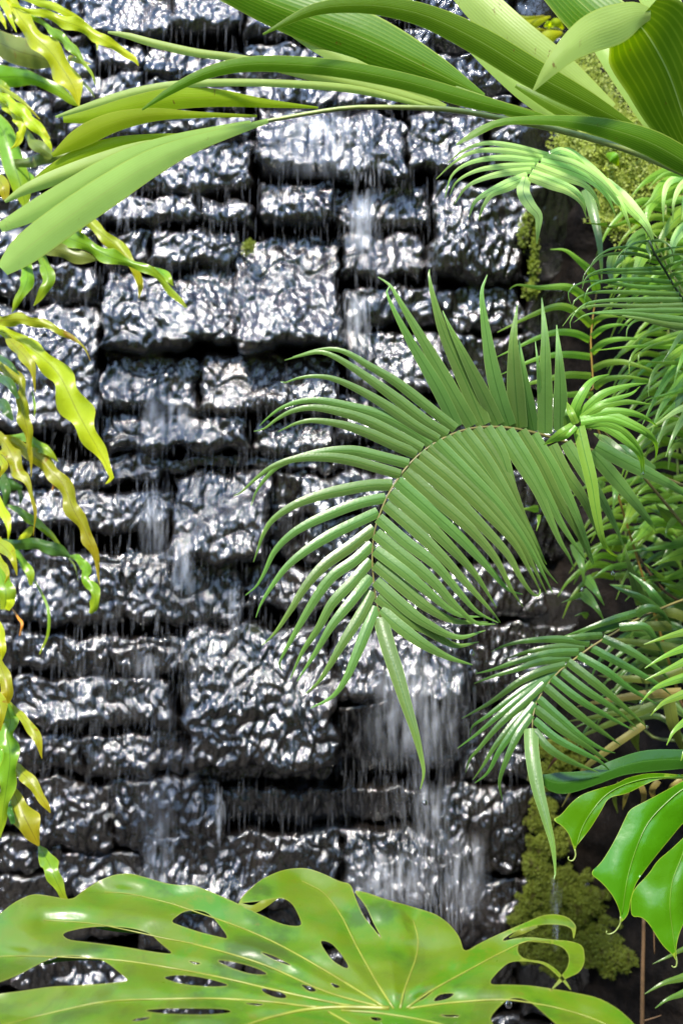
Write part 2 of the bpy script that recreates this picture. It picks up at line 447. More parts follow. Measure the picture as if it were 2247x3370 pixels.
ST = [  # x0, x1, y0, y1 (display grid), protrusion, upward tilt
 (-40,190,-60,70,.01,8),(195,395,-60,100,.02,14),(400,560,-60,75,.03,12),(565,745,-60,85,.01,10),(750,960,-60,60,.02,6),(965,1180,-60,110,.0,0),
 (-40,215,78,196,.02,10),(222,330,106,168,.02,8),(335,558,118,190,.01,12),(565,800,96,186,.0,4),(805,1000,70,182,.01,2),(1005,1190,120,208,-.01,2),
 (-40,120,204,300,.02,10),(125,330,174,242,.02,10),(336,552,196,256,.01,8),(558,762,192,252,.03,12),(766,1000,190,256,.01,6),(1006,1180,215,262,-.02,0),
 (-40,325,250,326,.0,8),(330,588,262,326,.02,8),(-40,235,332,436,.01,8),(240,326,332,442,.01,8),(332,582,332,446,.02,12),(598,932,262,414,.05,17),(938,1112,266,404,.03,12),(1118,1290,268,412,-.01,-4),
 (-40,228,444,590,.01,6),(234,456,450,516,.02,12),(462,576,455,514,.03,16),(602,770,424,520,.04,14),(775,986,426,526,.01,8),(990,1206,418,642,.03,8),(1212,1346,425,642,-.01,-14),
 (350,546,528,618,.03,14),(244,346,530,620,.01,10),(240,540,626,806,.04,14),(545,780,540,806,.055,19),(785,966,540,646,.03,16),(-40,222,600,692,.0,4),
 (788,1000,654,746,.02,10),(1004,1200,652,762,.0,3),(1206,1400,650,800,-.02,-12),
 (-40,228,700,996,.03,12),(784,1010,754,898,.03,15),
 (238,456,812,946,.02,12),(468,778,812,956,.03,16),(1015,1250,770,902,.0,2),
 (232,560,950,1040,.025,16),(588,766,960,1046,.02,14),(770,1006,904,1018,.02,12),(-40,60,1004,1118,.0,4),
 (64,372,1046,1116,.02,12),(377,556,1046,1080,.0,8),(560,760,1050,1080,.0,6),(764,1006,1024,1080,.0,4),(1010,1300,908,1080,.0,2),
 (-40,14,1124,1244,.0,4),(20,394,1126,1222,.035,16),(400,614,1084,1294,.05,17),(620,692,1086,1290,-.03,-4),(698,1002,1086,1182,.03,14),(698,1002,1188,1296,.01,6),(1008,1330,1086,1292,-.01,-4),
 (-40,40,1250,1430,.0,4),(45,290,1260,1426,.02,10),(295,556,1262,1426,.03,10),(560,902,1302,1402,.02,10),(906,1250,1300,1424,.01,5),
 (-40,24,1440,1660,.0,3),(30,252,1456,1546,.01,10),(258,434,1456,1546,.02,10),(38,404,1554,1666,.03,10),
 (438,764,1436,1748,.10,14),(768,1056,1420,1604,.085,13),(762,1056,1608,1800,.01,-22),(1062,1330,1432,1622,.0,-2),(1062,1230,1628,1792,.02,4),(410,436,1480,1750,-.02,0),
 (-40,192,1684,1772,.01,12),(197,424,1680,1780,.02,10),(430,760,1756,1802,-.01,-4),
 (-40,55,1784,1912,.0,6),(60,256,1790,1956,.01,6),(262,512,1790,1956,.02,7),(520,1000,1808,1896,-.01,-7),(1005,1215,1798,2000,.03,8),
 (-40,136,1918,2006,.0,4),(140,325,1962,2070,.01,8),(330,782,1910,2074,.04,13),(788,1000,1904,2066,.03,13),
 (-40,136,2012,2150,.0,8),(140,312,2076,2156,.01,8),(318,600,2080,2190,.02,8),(605,860,2078,2182,.01,6),(866,1010,2072,2182,.02,8),(1015,1200,2008,2184,.01,2),
 (-40,250,2160,2284,.01,8),(256,560,2196,2300,.01,8),(566,850,2190,2292,.02,8),(856,1190,2190,2330,.0,2),
 (-40,210,2290,2430,.0,6),(216,520,2306,2430,.0,6),(526,846,2298,2430,.0,6),(852,1190,2336,2430,.0,2)]
for s in ST:
    sm = s[0] >= 1200
    stone(*s, rough=(.45 if sm else 1.0), side=rng.uniform(-.08, .08))
# right-hand end of the wall (mostly behind plants) and the courses that go on past the view
yy = -60
while yy < 2430:
    hh = rng.randint(120, 190)
    xx = 1196 if yy > 800 else 1352
    if yy <= 410: xx = 1296 if yy > 230 else 1190
    if 800 < yy < 1300: xx = 1336
    while xx < 1950:
        ww = rng.randint(190, 330)
        stone(xx, xx + ww, yy, yy + hh, rng.uniform(-.01, .03), rng.uniform(-9, 2), .5, .008)
        xx += ww + 8
    yy += hh + 8
yy = -60
while yy < 2430:
    hh = rng.randint(90, 180)
    xx = -520
    for ww in (rng.randint(190, 270), 0):
        w2 = ww or (-46 - xx)
        stone(xx, xx + w2, yy, yy + hh, rng.uniform(0, .03), rng.uniform(2, 12), 1., .008)
        xx += w2 + 8
    yy += hh + 8
for y0, y1 in ((-330, -200), (-192, -68), (2438, 2560), (2568, 2735)):
    xx = -520
    while xx < 1900:
        ww = rng.randint(220, 380)
        stone(xx, xx + ww, y0, y1, rng.uniform(0, .02), rng.uniform(2, 10), 1., .010)
        xx += ww + 8

# ------------------------------------------------------------------ leaf builders
def tube(name, P, r0, r1, mat, parent, n=18, sides=6):
    C = catmull(P, n)
    T = np.gradient(C, axis=0); T /= np.linalg.norm(T, axis=1)[:, None] + 1e-9
    ref = np.array([0, 1., 0.15]); ref /= np.linalg.norm(ref)
    A = np.cross(T, ref); A /= np.linalg.norm(A, axis=1)[:, None] + 1e-9
    B = np.cross(T, A)
    vs, fs = [], []
    for i in range(n):
        r = r0 + (r1 - r0) * i / (n - 1)
        for k in range(sides):
            a = 2 * math.pi * k / sides
            vs.append(C[i] + r * (math.cos(a) * A[i] + math.sin(a) * B[i]))
    for i in range(n - 1):
        for k in range(sides):
            k2 = (k + 1) % sides
            fs.append((i * sides + k, i * sides + k2, (i + 1) * sides + k2, (i + 1) * sides + k))
    fs.append(tuple(range(sides))[::-1]); fs.append(tuple(range((n - 1) * sides, n * sides)))
    return obj(name, vs, fs, mat, parent)

def pinna_prof(t, base=.95):
    return np.minimum(1, base + 2.6 * t) * (1 - .97 * np.clip((t - .30) / .70, 0, 1) ** 1.15)

def leaf(name, f, pts, width, mat, parent, d0, d1=None, arch=.02, roll=0., fold=18., wave=0., wfreq=5., n=None, across=4, flip=False, twist=0., blunt=False, sag=0.0, ds=None):
    """a leaf blade swept along a measured curve; d0/d1 distance of base and tip, arch lifts the middle towards the viewer's side"""
    s = FR[f][2]
    P = fr(f, pts)
    k = len(P)
    ts = np.linspace(0, 1, k)
    if d1 is None: d1 = d0
    rows = []
    for i, (px, py) in enumerate(P):
        d = ds[i] if ds else d0 + (d1 - d0) * ts[i] - arch * math.sin(math.pi * min(1, ts[i] * 1.0)) + sag * ts[i] ** 2
        ww = (width[i] if isinstance(width, (list, tuple)) else 1.0)
        rows.append([*wpt(px, py, d), ww * s * FOVW * d / 2247])
    if n is None: n = max(10, min(30, 4 * k + 2))
    C = catmull(rows, n)
    pos = C[:, :3]
    t = np.linspace(0, 1, n)
    if isinstance(width, (list, tuple)):
        wd = np.maximum(C[:, 3], .0004) * .5
    else:
        wd = C[:, 3] * width * pinna_prof(t) * .5 + .0003
    T = np.gradient(pos, axis=0); T /= np.linalg.norm(T, axis=1)[:, None] + 1e-9
    view = pos - np.array([0, CAM_Y, CAM_Z]); view /= np.linalg.norm(view, axis=1)[:, None]
    Sd = np.cross(T, view); Sd /= np.linalg.norm(Sd, axis=1)[:, None] + 1e-9
    Nn = np.cross(Sd, T)
    Nn *= np.sign(-(Nn * view).sum(1))[:, None]
    ang = R(1) * (roll + twist * (t - .3))
    c_, s_ = np.cos(ang)[:, None], np.sin(ang)[:, None]
    S2 = Sd * c_ + Nn * s_; N2 = Nn * c_ - Sd * s_
    m = across + 1 if across % 2 == 0 else across
    us = np.linspace(-1, 1, m)
    ph = rng.uniform(0, 6.28)
    vs, uvs = [], []
    cf, sf = math.cos(R(fold)), math.sin(R(fold))
    for i in range(n):
        for u in us:
            o = pos[i] + S2[i] * (u * wd[i] * cf / max(.6, cf)) - N2[i] * (abs(u) ** 1.3 * wd[i] * sf)
            if wave:
                o = o + N2[i] * (wave * wd[i] * u * u * math.sin(wfreq * 6.28 * t[i] + ph + (0 if u > 0 else 1.3)))
                o = o + S2[i] * (wave * .55 * wd[i] * u * math.sin(wfreq * 6.28 * t[i] + ph * 2 + (0 if u > 0 else 2.1)))
            vs.append(o); uvs.append((u * .5 + .5, t[i]))
    fs = []
    for i in range(n - 1):
        for j in range(m - 1):
            q = (i * m + j, i * m + j + 1, (i + 1) * m + j + 1, (i + 1) * m + j)
            fs.append(q[::-1] if flip else q)
    # keep the upper face towards the viewer unless flipped
    a, b_, c2 = (np.array(vs[fs[0][q]]) for q in (0, 1, 2))
    nrm = np.cross(b_ - a, c2 - a)
    if (np.dot(nrm, N2[0]) < 0) != flip:
        fs = [q[::-1] for q in fs]
    return obj(name, vs, fs, mat, parent, uvs)

def poly_pts(P, step):
    P = np.asarray(P, float)
    C = np.vstack([P, P[:1]])
    out = []
    for i in range(len(P)):
        n = max(1, int(np.linalg.norm(C[i + 1] - C[i]) / step))
        for k in range(n):
            out.append(C[i] + (C[i + 1] - C[i]) * k / n)
    return np.array(out)

def round_poly(P, it=2):
    P = np.asarray(P, float)
    for _ in range(it):
        Q = np.roll(P, -1, 0)
        P = np.stack([P * .78 + Q * .22, P * .22 + Q * .78], 1).reshape(-1, 2)
    return P

def inside(pts, poly):
    x, y = pts[:, 0], pts[:, 1]
    r = np.zeros(len(pts), bool)
    j = len(poly) - 1
    for i in range(len(poly)):
        xi, yi = poly[i]; xj, yj = poly[j]
        c = ((yi > y) != (yj > y)) & (x < (xj - xi) * (y - yi) / (yj - yi + 1e-12) + xi)
        r ^= c
        j = i
    return r

def seg_dist(pts, line):
    best = np.full(len(pts), 1e9)
    for a, b in zip(line[:-1], line[1:]):
        a = np.asarray(a, float); b = np.asarray(b, float)
        ab = b - a
        t = np.clip(((pts - a) @ ab) / (ab @ ab + 1e-9), 0, 1)
        best = np.minimum(best, np.linalg.norm(pts - (a + t[:, None] * ab), axis=1))
    return best

def blade(name, outline, holes, veins, dfun, mat, parent, step=9., grid=11.):
    """a broad leaf with holes and creased veins: outline filled with a fine net and bent into shape by dfun"""
    loops = [poly_pts(round_poly(outline, 2), step)] + [poly_pts(round_poly(h, 2), step * .8) for h in holes]
    V, E = [], []
    for lp in loops:
        o = len(V); V += [tuple(p) for p in lp]
        E += [(o + i, o + (i + 1) % len(lp)) for i in range(len(lp))]
    lo, hi = loops[0].min(0), loops[0].max(0)
    gx_, gy_ = np.meshgrid(np.arange(lo[0], hi[0], grid), np.arange(lo[1], hi[1], grid * .87))
    gx_[1::2] += grid * .5
    G = np.stack([gx_.ravel(), gy_.ravel()], 1)
    keep = inside(G, loops[0])
    for lp in loops[1:]: keep &= ~inside(G, lp)
    G = G[keep]
    allb = np.vstack(loops)
    dmin = np.concatenate([np.min(np.hypot(G[i:i + 500, None, 0] - allb[None, :, 0], G[i:i + 500, None, 1] - allb[None, :, 1]), 1) for i in range(0, len(G), 500)]) if len(G) else np.zeros(0)
    V += [tuple(p) for p in G[dmin > grid * .45]]
    v2, _, f2, *_ = delaunay_2d_cdt([Vector(p) for p in V], E, [], 0, 1e-4)
    v2 = np.array([tuple(p) for p in v2]); f2 = np.array([list(f) for f in f2 if len(f) == 3])
    cen = v2[f2].mean(1)
    k = inside(cen, loops[0])
    for lp in loops[1:]: k &= ~inside(cen, lp)
    f2 = f2[k]
    used = np.unique(f2); rm = np.full(len(v2), -1); rm[used] = np.arange(len(used))
    v2 = v2[used]; f2 = rm[f2]
    d = dfun(v2)
    vd = np.min([seg_dist(v2, ln) for ln in veins], 0) if veins else np.full(len(v2), 99.)
    edd = np.concatenate([np.min(np.hypot(v2[i:i + 500, None, 0] - allb[None, :, 0], v2[i:i + 500, None, 1] - allb[None, :, 1]), 1) for i in range(0, len(v2), 500)])
    P3 = np.array([wpt(x, y, dd) for (x, y), dd in zip(v2, d)])
    a, b, c = P3[f2[0]]
    if np.cross(b - a, c - a)[1] > 0: f2 = f2[:, ::-1]
    return obj(name, P3, f2.tolist(), mat, parent, uvs=np.stack([np.clip(edd / 60, 0, .5), np.full(len(v2), .3)], 1), attr={'veind': vd, 'edged': edd})

def vein_tube(ln, dfun, r0, r1, parent, mat=None, name='vein'):
    q = catmull(ln, max(8, len(ln) * 4))
    d = dfun(q) - .0012
    return tube(name, [wpt(x, y, dd) for (x, y), dd in zip(q, d)], r0, r1, mat or M['vein'], parent, n=len(q), sides=5)

# ------------------------------------------------------------------ broad palm frond over the top
BANK_X = 1.25
palm = empty('palm', (1.02, -1.0, 0), 'broad-leaved palm frond arching across the top of the stone wall', 'palm')
tube('trunk', [(1.02, -1.0, 0), (1.03, -1.01, .8), (1.01, -1.02, 1.6), (1.0, -1.03, 2.05)], .035, .022, M['trunk'], palm, n=14, sides=10)
PR = fr('c2', [(2100, 1010), (1800, 880), (1568, 790), (1300, 680), (1000, 595), (750, 545), (490, 500), (200, 490), (0, 496)]) + fr('c1', [(1270, 545), (1000, 600), (850, 640)])
pd = [1.98, 1.99, 2.0, 2.0, 2.0, 2.0, 2.0, 2.0, 2.0, 2.0, 2.0, 2.0]
tube('rachis', [np.array((1.0, -1.03, 2.02)), np.array((.86, -1.02, 2.03))] + [wpt(x, y, d) for (x, y), d in zip(PR[1:], pd[1:])], .008, .0022, M['stem_g'], palm, n=50, sides=8)
def plf(f, pts, wd, d0=1.99, d1=None, mat='palm', **k):
    kw = dict(fold=14, across=6, arch=.02); kw.update(k)
    return leaf('leaflet', f, pts, wd, M[mat], palm, d0, d1, **kw)
U = dict(flip=True)
plf('c1', [(1230, 552), (900, 655), (700, 745), (500, 870), (280, 1020), (110, 1150), (12, 1238)], [20, 75, 120, 145, 150, 135, 62], 1.99, 1.90, fold=8, **U)
plf('c1', [(1150, 560), (800, 650), (560, 745), (330, 870), (150, 970), (0, 1045)], [20, 70, 105, 105, 90, 45], 2.0, 1.93, fold=10, **U)
plf('c1', [(900, 625), (650, 672), (450, 745), (250, 815), (110, 872), (22, 925)], [14, 50, 80, 70, 46, 14], 2.01, 1.96, fold=22, **U)
plf('c1', [(900, 615), (700, 630), (520, 660), (370, 710), (240, 775), (130, 845)], [10, 34, 60, 66, 44, 8], 2.02, 1.985, fold=8, mat='palm_lit')
plf('c1', [(1180, 530), (900, 525), (700, 525), (520, 560), (370, 630), (240, 712)], [10, 30, 60, 88, 90, 18], 2.02, 1.97, fold=10, mat='palm_lit')
plf('c1', [(1460, 492), (1200, 470), (1000, 448), (800, 450), (600, 490), (430, 530), (290, 548)], [8, 42, 78, 98, 92, 66, 26], 2.03, 1.98, fold=10, mat='palm_lit')
plf('c1', [(2010, 500), (1780, 440), (1568, 400), (1200, 378), (850, 384), (620, 425), (420, 485), (255, 535)], [14, 30, 36, 34, 36, 48, 40, 10], 2.02, 1.99, fold=20, **U)
plf('c1', [(2450, 530), (2170, 460), (1870, 375), (1568, 315), (1300, 292), (1100, 296), (930, 340), (780, 415), (652, 502)], [30, 72, 76, 78, 74, 66, 50, 36, 8], 1.97, 1.93, fold=16)
plf('c1', [(2040, 490), (1770, 420), (1500, 355), (1250, 300), (1080, 262), (900, 240), (700, 195), (580, 160), (495, 146)], [20, 60, 60, 44, 34, 38, 36, 28, 10], 2.03, 2.02, fold=20, mat='palm_lit', **U)
plf('c2', [(655, 440), (420, 325), (150, 195), (-60, 110), (-300, 20), (-560, -90)], [24, 150, 225, 225, 200, 150], 2.03, 2.06, fold=24)
plf('c2', [(480, 485), (260, 395), (60, 300), (-130, 200), (-260, 130)], [16, 60, 64, 56, 20], 2.05, 2.08, fold=12, **U)
plf('c2', [(1370, 600), (1130, 470), (880, 335), (640, 190), (400, 75), (200, 28), (20, 22), (-150, 50), (-360, 155)], [26, 100, 130, 128, 104, 84, 66, 50, 8], 1.98, 1.88, fold=14)
plf('c2', [(1240, 500), (1000, 320), (800, 165), (640, 20), (500, -120)], [60, 150, 165, 160, 120], 2.03, 2.10, fold=14, **U)
plf('c2', [(1050, 590), (880, 455), (720, 310), (560, 150), (480, 60)], [26, 76, 84, 70, 40], 2.05, 2.09, fold=10, **U)
plf('c2', [(1690, 860), (1620, 690), (1560, 500), (1500, 330), (1420, 180), (1355, 95)], [40, 190, 340, 410, 420, 290], fold=10, n=30, across=8, ds=[2.0, 1.97, 1.94, 1.91, 1.88, 1.85])
plf('c2', [(1420, 62), (1350, 70), (1260, 108), (1150, 150), (1050, 218), (960, 312), (880, 416)], [50, 130, 180, 168, 120, 70, 8], fold=10, n=30, ds=[1.848, 1.843, 1.836, 1.826, 1.82, 1.82, 1.83], **U)
plf('c2', [(1540, 690), (1430, 560), (1320, 400), (1200, 230), (1120, 100)], [30, 84, 90, 70, 40], 2.04, 2.08, fold=10, **U)
plf('c2', [(1500, 420), (1300, 190), (1120, 30), (960, -120)], [60, 230, 240, 190], 2.06, 2.12, fold=16)
plf('c2', [(1640, 330), (1530, 130), (1450, -20), (1380, -140)], [60, 150, 160, 130], 2.05, 2.10, fold=14, **U)
plf('c2', [(1800, 870), (1600, 755), (1420, 655), (1230, 590), (1050, 555), (860, 548), (720, 560), (620, 605), (528, 662)], [40, 110, 118, 92, 58, 40, 34, 36, 8], 1.95, 1.88, fold=14, twist=40)
plf('c2', [(1500, 745), (1300, 640), (1120, 555), (950, 470), (800, 390)], [30, 78, 84, 60, 20], 2.01, 2.03, fold=12)
plf('c2', [(1080, 600), (900, 540), (700, 480), (520, 400)], [16, 50, 52, 20], 2.02, 2.03, fold=12)

# ------------------------------------------------------------------ ferns with ladder-like fronds
def fern(label, rach, depth, base, mat_r='rachis', r0=.004, r1=.0012, n=40):
    th = empty('ladder_fern', base, label, 'fern')
    pts = [np.array(base) + np.array((0, 0, .0))]
    pts += [wpt(x, y, d) for (x, y), d in zip(rach, depth)]
    tube('rachis', pts, r0, r1, M[mat_r], th, n=n, sides=6)
    return th

FD = 2.16
R2 = fr('h6', [(1900, 1180), (1568, 1040), (1200, 890), (800, 740)]) + fr('f2', [(1330, 300), (1150, 255), (1000, 237), (850, 238), (720, 262), (600, 310), (500, 365), (400, 440), (310, 530), (230, 640), (165, 750), (115, 870), (80, 970), (62, 1080), (55, 1200), (62, 1320), (75, 1450), (95, 1568)]) + fr('f3', [(1225, 705), (1240, 745)])
nD = len(R2)
dep = list(np.interp(range(nD), [0, 4, 9, 14, nD - 1], [2.28, 2.18, 2.12, 2.09, 2.07]))
cf = fern('large arching green fern frond with long fingers in front of the wet wall', R2, dep, (.82, -.62, 1.28), n=70)
def rd(px, py):                    # distance of the rachis nearest to a grid point
    a = np.array(R2); i = np.argmin(((a - (px, py)) ** 2).sum(1)); return dep[i]
ci = [0]
def cl(f, pts, wd, da=.0, out=.03, mat='fern', **k):
    p = fr(f, pts[:1])[0]
    d = rd(*p) - .002 + da
    kw = dict(fold=16, arch=.02, across=4); kw.update(k)
    return leaf('leaflet', f, pts, wd, M[mat], cf, d, d + out + rng.uniform(-.015, .015), **kw)
for pts, wd in (([(530,705),(440,520),(300,280),(212,100),(222,55)],50), ([(600,700),(520,560),(400,350),(270,130),(225,55),(168,15)],52),
    ([(655,695),(560,470),(470,270),(420,100),(402,0),(405,-20)],60), ([(720,695),(640,530),(560,370),(490,230),(465,170)],52),
    ([(770,700),(730,580),(690,420),(655,200),(645,80),(670,5)],58), ([(815,710),(797,500),(790,300),(808,145)],66), ([(882,725),(850,560),(830,420),(815,300)],50),
    ([(935,735),(935,500),(935,300),(920,110)],56), ([(925,725),(908,500),(900,400),(890,310)],22), ([(1005,722),(1005,550),(1000,400),(988,235)],52), ([(1040,720),(1035,650),(1040,600)],30)):
    ci[0] += 1
    cl('c4', pts, wd * 1.22, da=.006 * (ci[0] % 2), out=-.03, fold=10)
for f, pts in (('f1',[(1790,698),(1568,520),(1350,350),(1150,230),(1000,140),(890,108),(760,118),(590,165)]), ('f1',[(1730,743),(1568,640),(1350,470),(1100,290),(900,165),(780,130),(640,160),(530,190)]),
    ('f1',[(1665,778),(1500,680),(1300,540),(1100,420),(900,330),(750,308),(620,325),(540,355),(500,348)]), ('f1',[(1610,808),(1450,700),(1250,600),(1000,530),(800,488),(640,495),(500,545),(400,620),(345,675)]),
    ('f1',[(1545,845),(1350,740),(1150,640),(950,575),(750,540),(600,560),(480,620),(380,695),(302,715)]), ('f1',[(1505,885),(1350,820),(1150,730),(950,665),(750,635),(620,655),(540,690),(480,718)]),
    ('f1',[(1445,955),(1250,905),(1050,860),(850,865),(650,905),(500,960),(400,1050),(320,1160),(285,1260)]), ('f1',[(1385,1035),(1200,980),(1000,925),(800,905),(600,920),(430,980),(300,1080),(210,1165),(155,1190)]),
    ('f1',[(1325,1110),(1150,1115),(950,1150),(750,1200),(580,1270),(440,1370),(370,1480),(335,1580),(300,1679)]), ('f1',[(1275,1205),(1100,1240),(900,1310),(700,1400),(560,1490),(450,1610),(380,1760),(320,1860),(240,1925)]),
    ('f1',[(1220,1310),(1050,1390),(850,1490),(680,1600),(540,1720),(420,1880),(350,2000),(318,2090)]), ('f3',[(1190,85),(1000,230),(820,360),(680,520),(580,680),(480,830),(420,900),(360,950)]),
    ('f3',[(1175,200),(1050,320),(880,440),(760,600),(640,800),(540,980),(490,1090),(515,1135)]), ('f3',[(1165,320),(1030,480),(880,640),(780,820),(660,1000),(570,1200)]),
    ('f3',[(1165,440),(1040,600),(880,800),(760,1000),(620,1215)]), ('f3',[(1175,550),(1080,740),(960,930),(860,1100),(780,1220),(685,1308)]), ('f3',[(1200,660),(1130,840),(1050,1040),(980,1200),(880,1330),(720,1415)])):
    cl(f, pts, rng.uniform(74, 84), out=.0, fold=22)
cl('f3', [(1232,745),(1290,950),(1360,1170),(1430,1400),(1490,1590),(1540,1790),(1555,1900),(1530,2010)], 108, out=-.05, fold=20)
for i, (f, pts) in enumerate((('f3',[(1235,690),(1400,830),(1568,950),(1740,1040),(1915,1095)]), ('f3',[(1215,590),(1400,730),(1568,830),(1780,950),(1960,925)]), ('f3',[(1200,475),(1380,640),(1560,780),(1800,890),(2010,840)]),
    ('f3',[(1195,350),(1400,520),(1568,660),(1780,770),(2030,780)]), ('f3',[(1195,245),(1400,400),(1568,540),(1800,720),(1990,740)]), ('f2',[(80,1020),(300,1200),(500,1370),(680,1568),(820,1680),(965,1690)]),
    ('f2',[(100,905),(300,1080),(520,1250),(700,1460),(830,1600),(985,1680)]), ('f2',[(150,805),(350,980),(560,1180),(760,1400),(930,1590),(1000,1680)]), ('f2',[(190,720),(400,900),(620,1110),(820,1330),(970,1568)]),
    ('f2',[(240,635),(460,830),(700,1050),(900,1260),(1050,1430),(1165,1470)]), ('f2',[(300,560),(520,760),(760,970),(960,1200),(1080,1430),(1165,1560)]), ('f2',[(350,495),(600,700),(850,950),(1050,1170),(1150,1350),(1230,1460),(1285,1480),(1292,1430)]),
    ('f2',[(410,430),(640,620),(900,870),(1100,1090),(1220,1300),(1300,1460)]), ('f2',[(470,385),(700,600),(950,850),(1150,1100),(1260,1300),(1340,1460)]), ('f2',[(530,345),(780,600),(1000,830),(1180,1080),(1300,1290),(1385,1460)]),
    ('f2',[(595,315),(800,540),(1020,800),(1200,1050),(1320,1270),(1420,1390)]), ('f2',[(660,285),(860,520),(1050,800),(1200,1000),(1300,1180),(1340,1250)]), ('f2',[(735,260),(900,480),(1080,780),(1180,950),(1280,1130),(1330,1230)]),
    ('f2',[(815,245),(950,440),(1080,680),(1160,880),(1250,1050),(1300,1150)]), ('f2',[(895,240),(1000,420),(1060,600),(1100,720),(1170,880),(1210,1000)]), ('f2',[(975,240),(1110,450),(1260,680),(1360,900),(1440,1080),(1510,1200),(1545,1290)]),
    ('f2',[(1060,255),(1200,480),(1340,740),(1450,950),(1560,1120),(1640,1230)]), ('f2',[(1150,262),(1290,500),(1420,760),(1560,1000),(1680,1250)]), ('f2',[(1240,290),(1400,560),(1540,840),(1640,1100),(1690,1250)]),
    ('h6',[(440,690),(560,930),(700,1130),(800,1350),(880,1560)]), ('h6',[(560,670),(680,860),(800,1050),(900,1220),(990,1400),(1065,1575)]), ('h6',[(780,745),(950,940),(1150,1180),(1280,1350),(1335,1440)]), ('h6',[(820,700),(1100,850),(1400,1000),(1568,1100),(1720,1220)]),
    ('h6',[(1100,850),(1000,760),(900,650),(800,590)]), ('h6',[(1300,930),(1150,800),(1050,720),(960,690)]))):
    s_ = rng.uniform(82, 94) if f != 'h6' else 104
    cl(f, pts, s_ if i < 26 else 120, da=-.0022 * (i % 12), out=.03 + .015 * (i > 8), fold=15)

# --- second, lower frond
R3 = fr('g4', [(1900, 60), (1600, 130), (1480, 172), (1300, 250), (1150, 340), (1030, 410), (920, 490), (840, 550), (770, 620), (710, 700), (670, 780), (650, 870), (650, 930)])
dep3 = list(np.interp(range(len(R3)), [0, 4, len(R3) - 1], [2.35, 2.24, 2.14]))
lf = fern('glossy dark green fern frond drooping above the moss and the broad glossy leaves', R3, dep3, (.86, -.58, 1.02))
R3a = np.array(R3)
def ll(f, pts, wd, da=0., out=.02, mat='fern_deep', **k):
    p = fr(f, pts[:1])[0]
    d = dep3[int(np.argmin(((R3a - p) ** 2).sum(1)))] + da - .002
    kw = dict(fold=18, arch=.02); kw.update(k)
    return leaf('leaflet', f, pts, wd, M[mat], lf, d, d + out + rng.uniform(-.012, .012), **kw)
for i, pts in enumerate(([(1290,215),(1150,255),(980,315),(830,365)], [(1230,262),(1080,310),(960,345),(860,378)], [(1080,355),(960,362),(830,372),(760,375)], [(1000,405),(800,378),(600,390),(480,418),(400,455)], [(970,430),(780,428),(620,455),(485,500)], [(935,455),(760,465),(560,512),(420,560),(300,590)], [(885,495),(700,515),(560,560),(420,602),(295,648)],
    [(855,535),(700,575),(560,645),(400,760),(220,862)], [(810,575),(650,655),(500,755),(370,850),(290,905),(270,960)], [(760,615),(600,722),(450,840),(320,950),(195,1043)], [(725,650),(600,765),(450,900),(330,1040),(270,1110),(245,1190)],
    [(690,722),(560,862),(430,1020),(350,1150),(288,1235)], [(668,770),(560,905),(450,1060),(380,1190),(300,1255)], [(648,840),(560,965),(490,1120),(450,1250),(468,1360)])):
    ll('g4', pts, rng.uniform(42, 49), da=.002 * (i % 2), out=.0)
for i, pts in enumerate(([(660,935),(760,1050),(900,1130),(1055,1190)], [(662,870),(800,985),(950,1065),(1060,1122),(1130,1185)], [(670,800),(820,920),(970,1020),(1060,1090),(1135,1140)], [(690,740),(830,870),(960,980),(1080,1050),(1155,1072)], [(728,665),(860,780),(1000,890),(1100,960),(1190,1025)],
    [(770,615),(930,742),(1080,832),(1270,935)], [(818,565),(980,692),(1150,802),(1290,920)], [(868,515),(1030,642),(1200,782),(1350,915)], [(930,475),(1100,572),(1250,682),(1410,775)], [(1000,425),(1200,532),(1400,642),(1500,722)],
    [(1080,372),(1250,452),(1420,562),(1500,642)], [(1180,305),(1330,300),(1400,380),(1455,475)], [(1280,235),(1350,188),(1430,212),(1500,290)], [(1450,185),(1390,110),(1350,60),(1240,-30)], [(1420,200),(1300,120),(1200,80),(1125,45)])):
    ll('g4', pts, rng.uniform(46, 53), da=-.002 * (i % 3), out=.02)
leaf('leaflet', 'g4', [(642,920),(650,1080),(685,1290),(735,1480),(775,1640),(790,1800),(782,1840)], 84, M['fern'], lf, 2.14, 2.05, fold=20)

# --- star-like young frond
st = fern('bright young fern shoot with leaflets spreading like a star behind the large frond', fr('h6', [(1000, 700), (760, 560), (660, 500)]), [2.3, 2.15, 2.08], (.80, -.55, 1.25))
for i, (pts, wd) in enumerate((([(650,500),(640,380),(720,220),(800,130),(935,80)],84), ([(660,480),(760,350),(900,240),(1100,180),(1260,160)],72), ([(680,470),(820,360),(960,300),(1120,250),(1200,185)],48),
    ([(690,470),(850,370),(1050,320),(1300,340)],70), ([(690,480),(900,410),(1100,410),(1250,460),(1350,530)],72), ([(690,490),(950,450),(1150,520),(1280,600),(1340,700),(1330,820)],80),
    ([(690,505),(900,540),(1100,680),(1200,800),(1215,965)],66), ([(690,510),(900,500),(1080,590),(1210,760),(1235,930)],62), ([(690,500),(940,470),(1180,560),(1300,640),(1360,680)],50),
    ([(670,530),(720,750),(780,1000),(820,1250),(860,1450),(900,1560),(955,1620),(1010,1650)],106), ([(640,520),(540,580),(450,640),(370,690)],76), ([(650,510),(600,400),(570,320)],60), ([(650,530),(560,620),(430,665)],36))):
    leaf('leaflet', 'h6', pts, wd, M['fern_bright'], st, 2.075 - .003 * i, 2.10, fold=18, arch=.03)

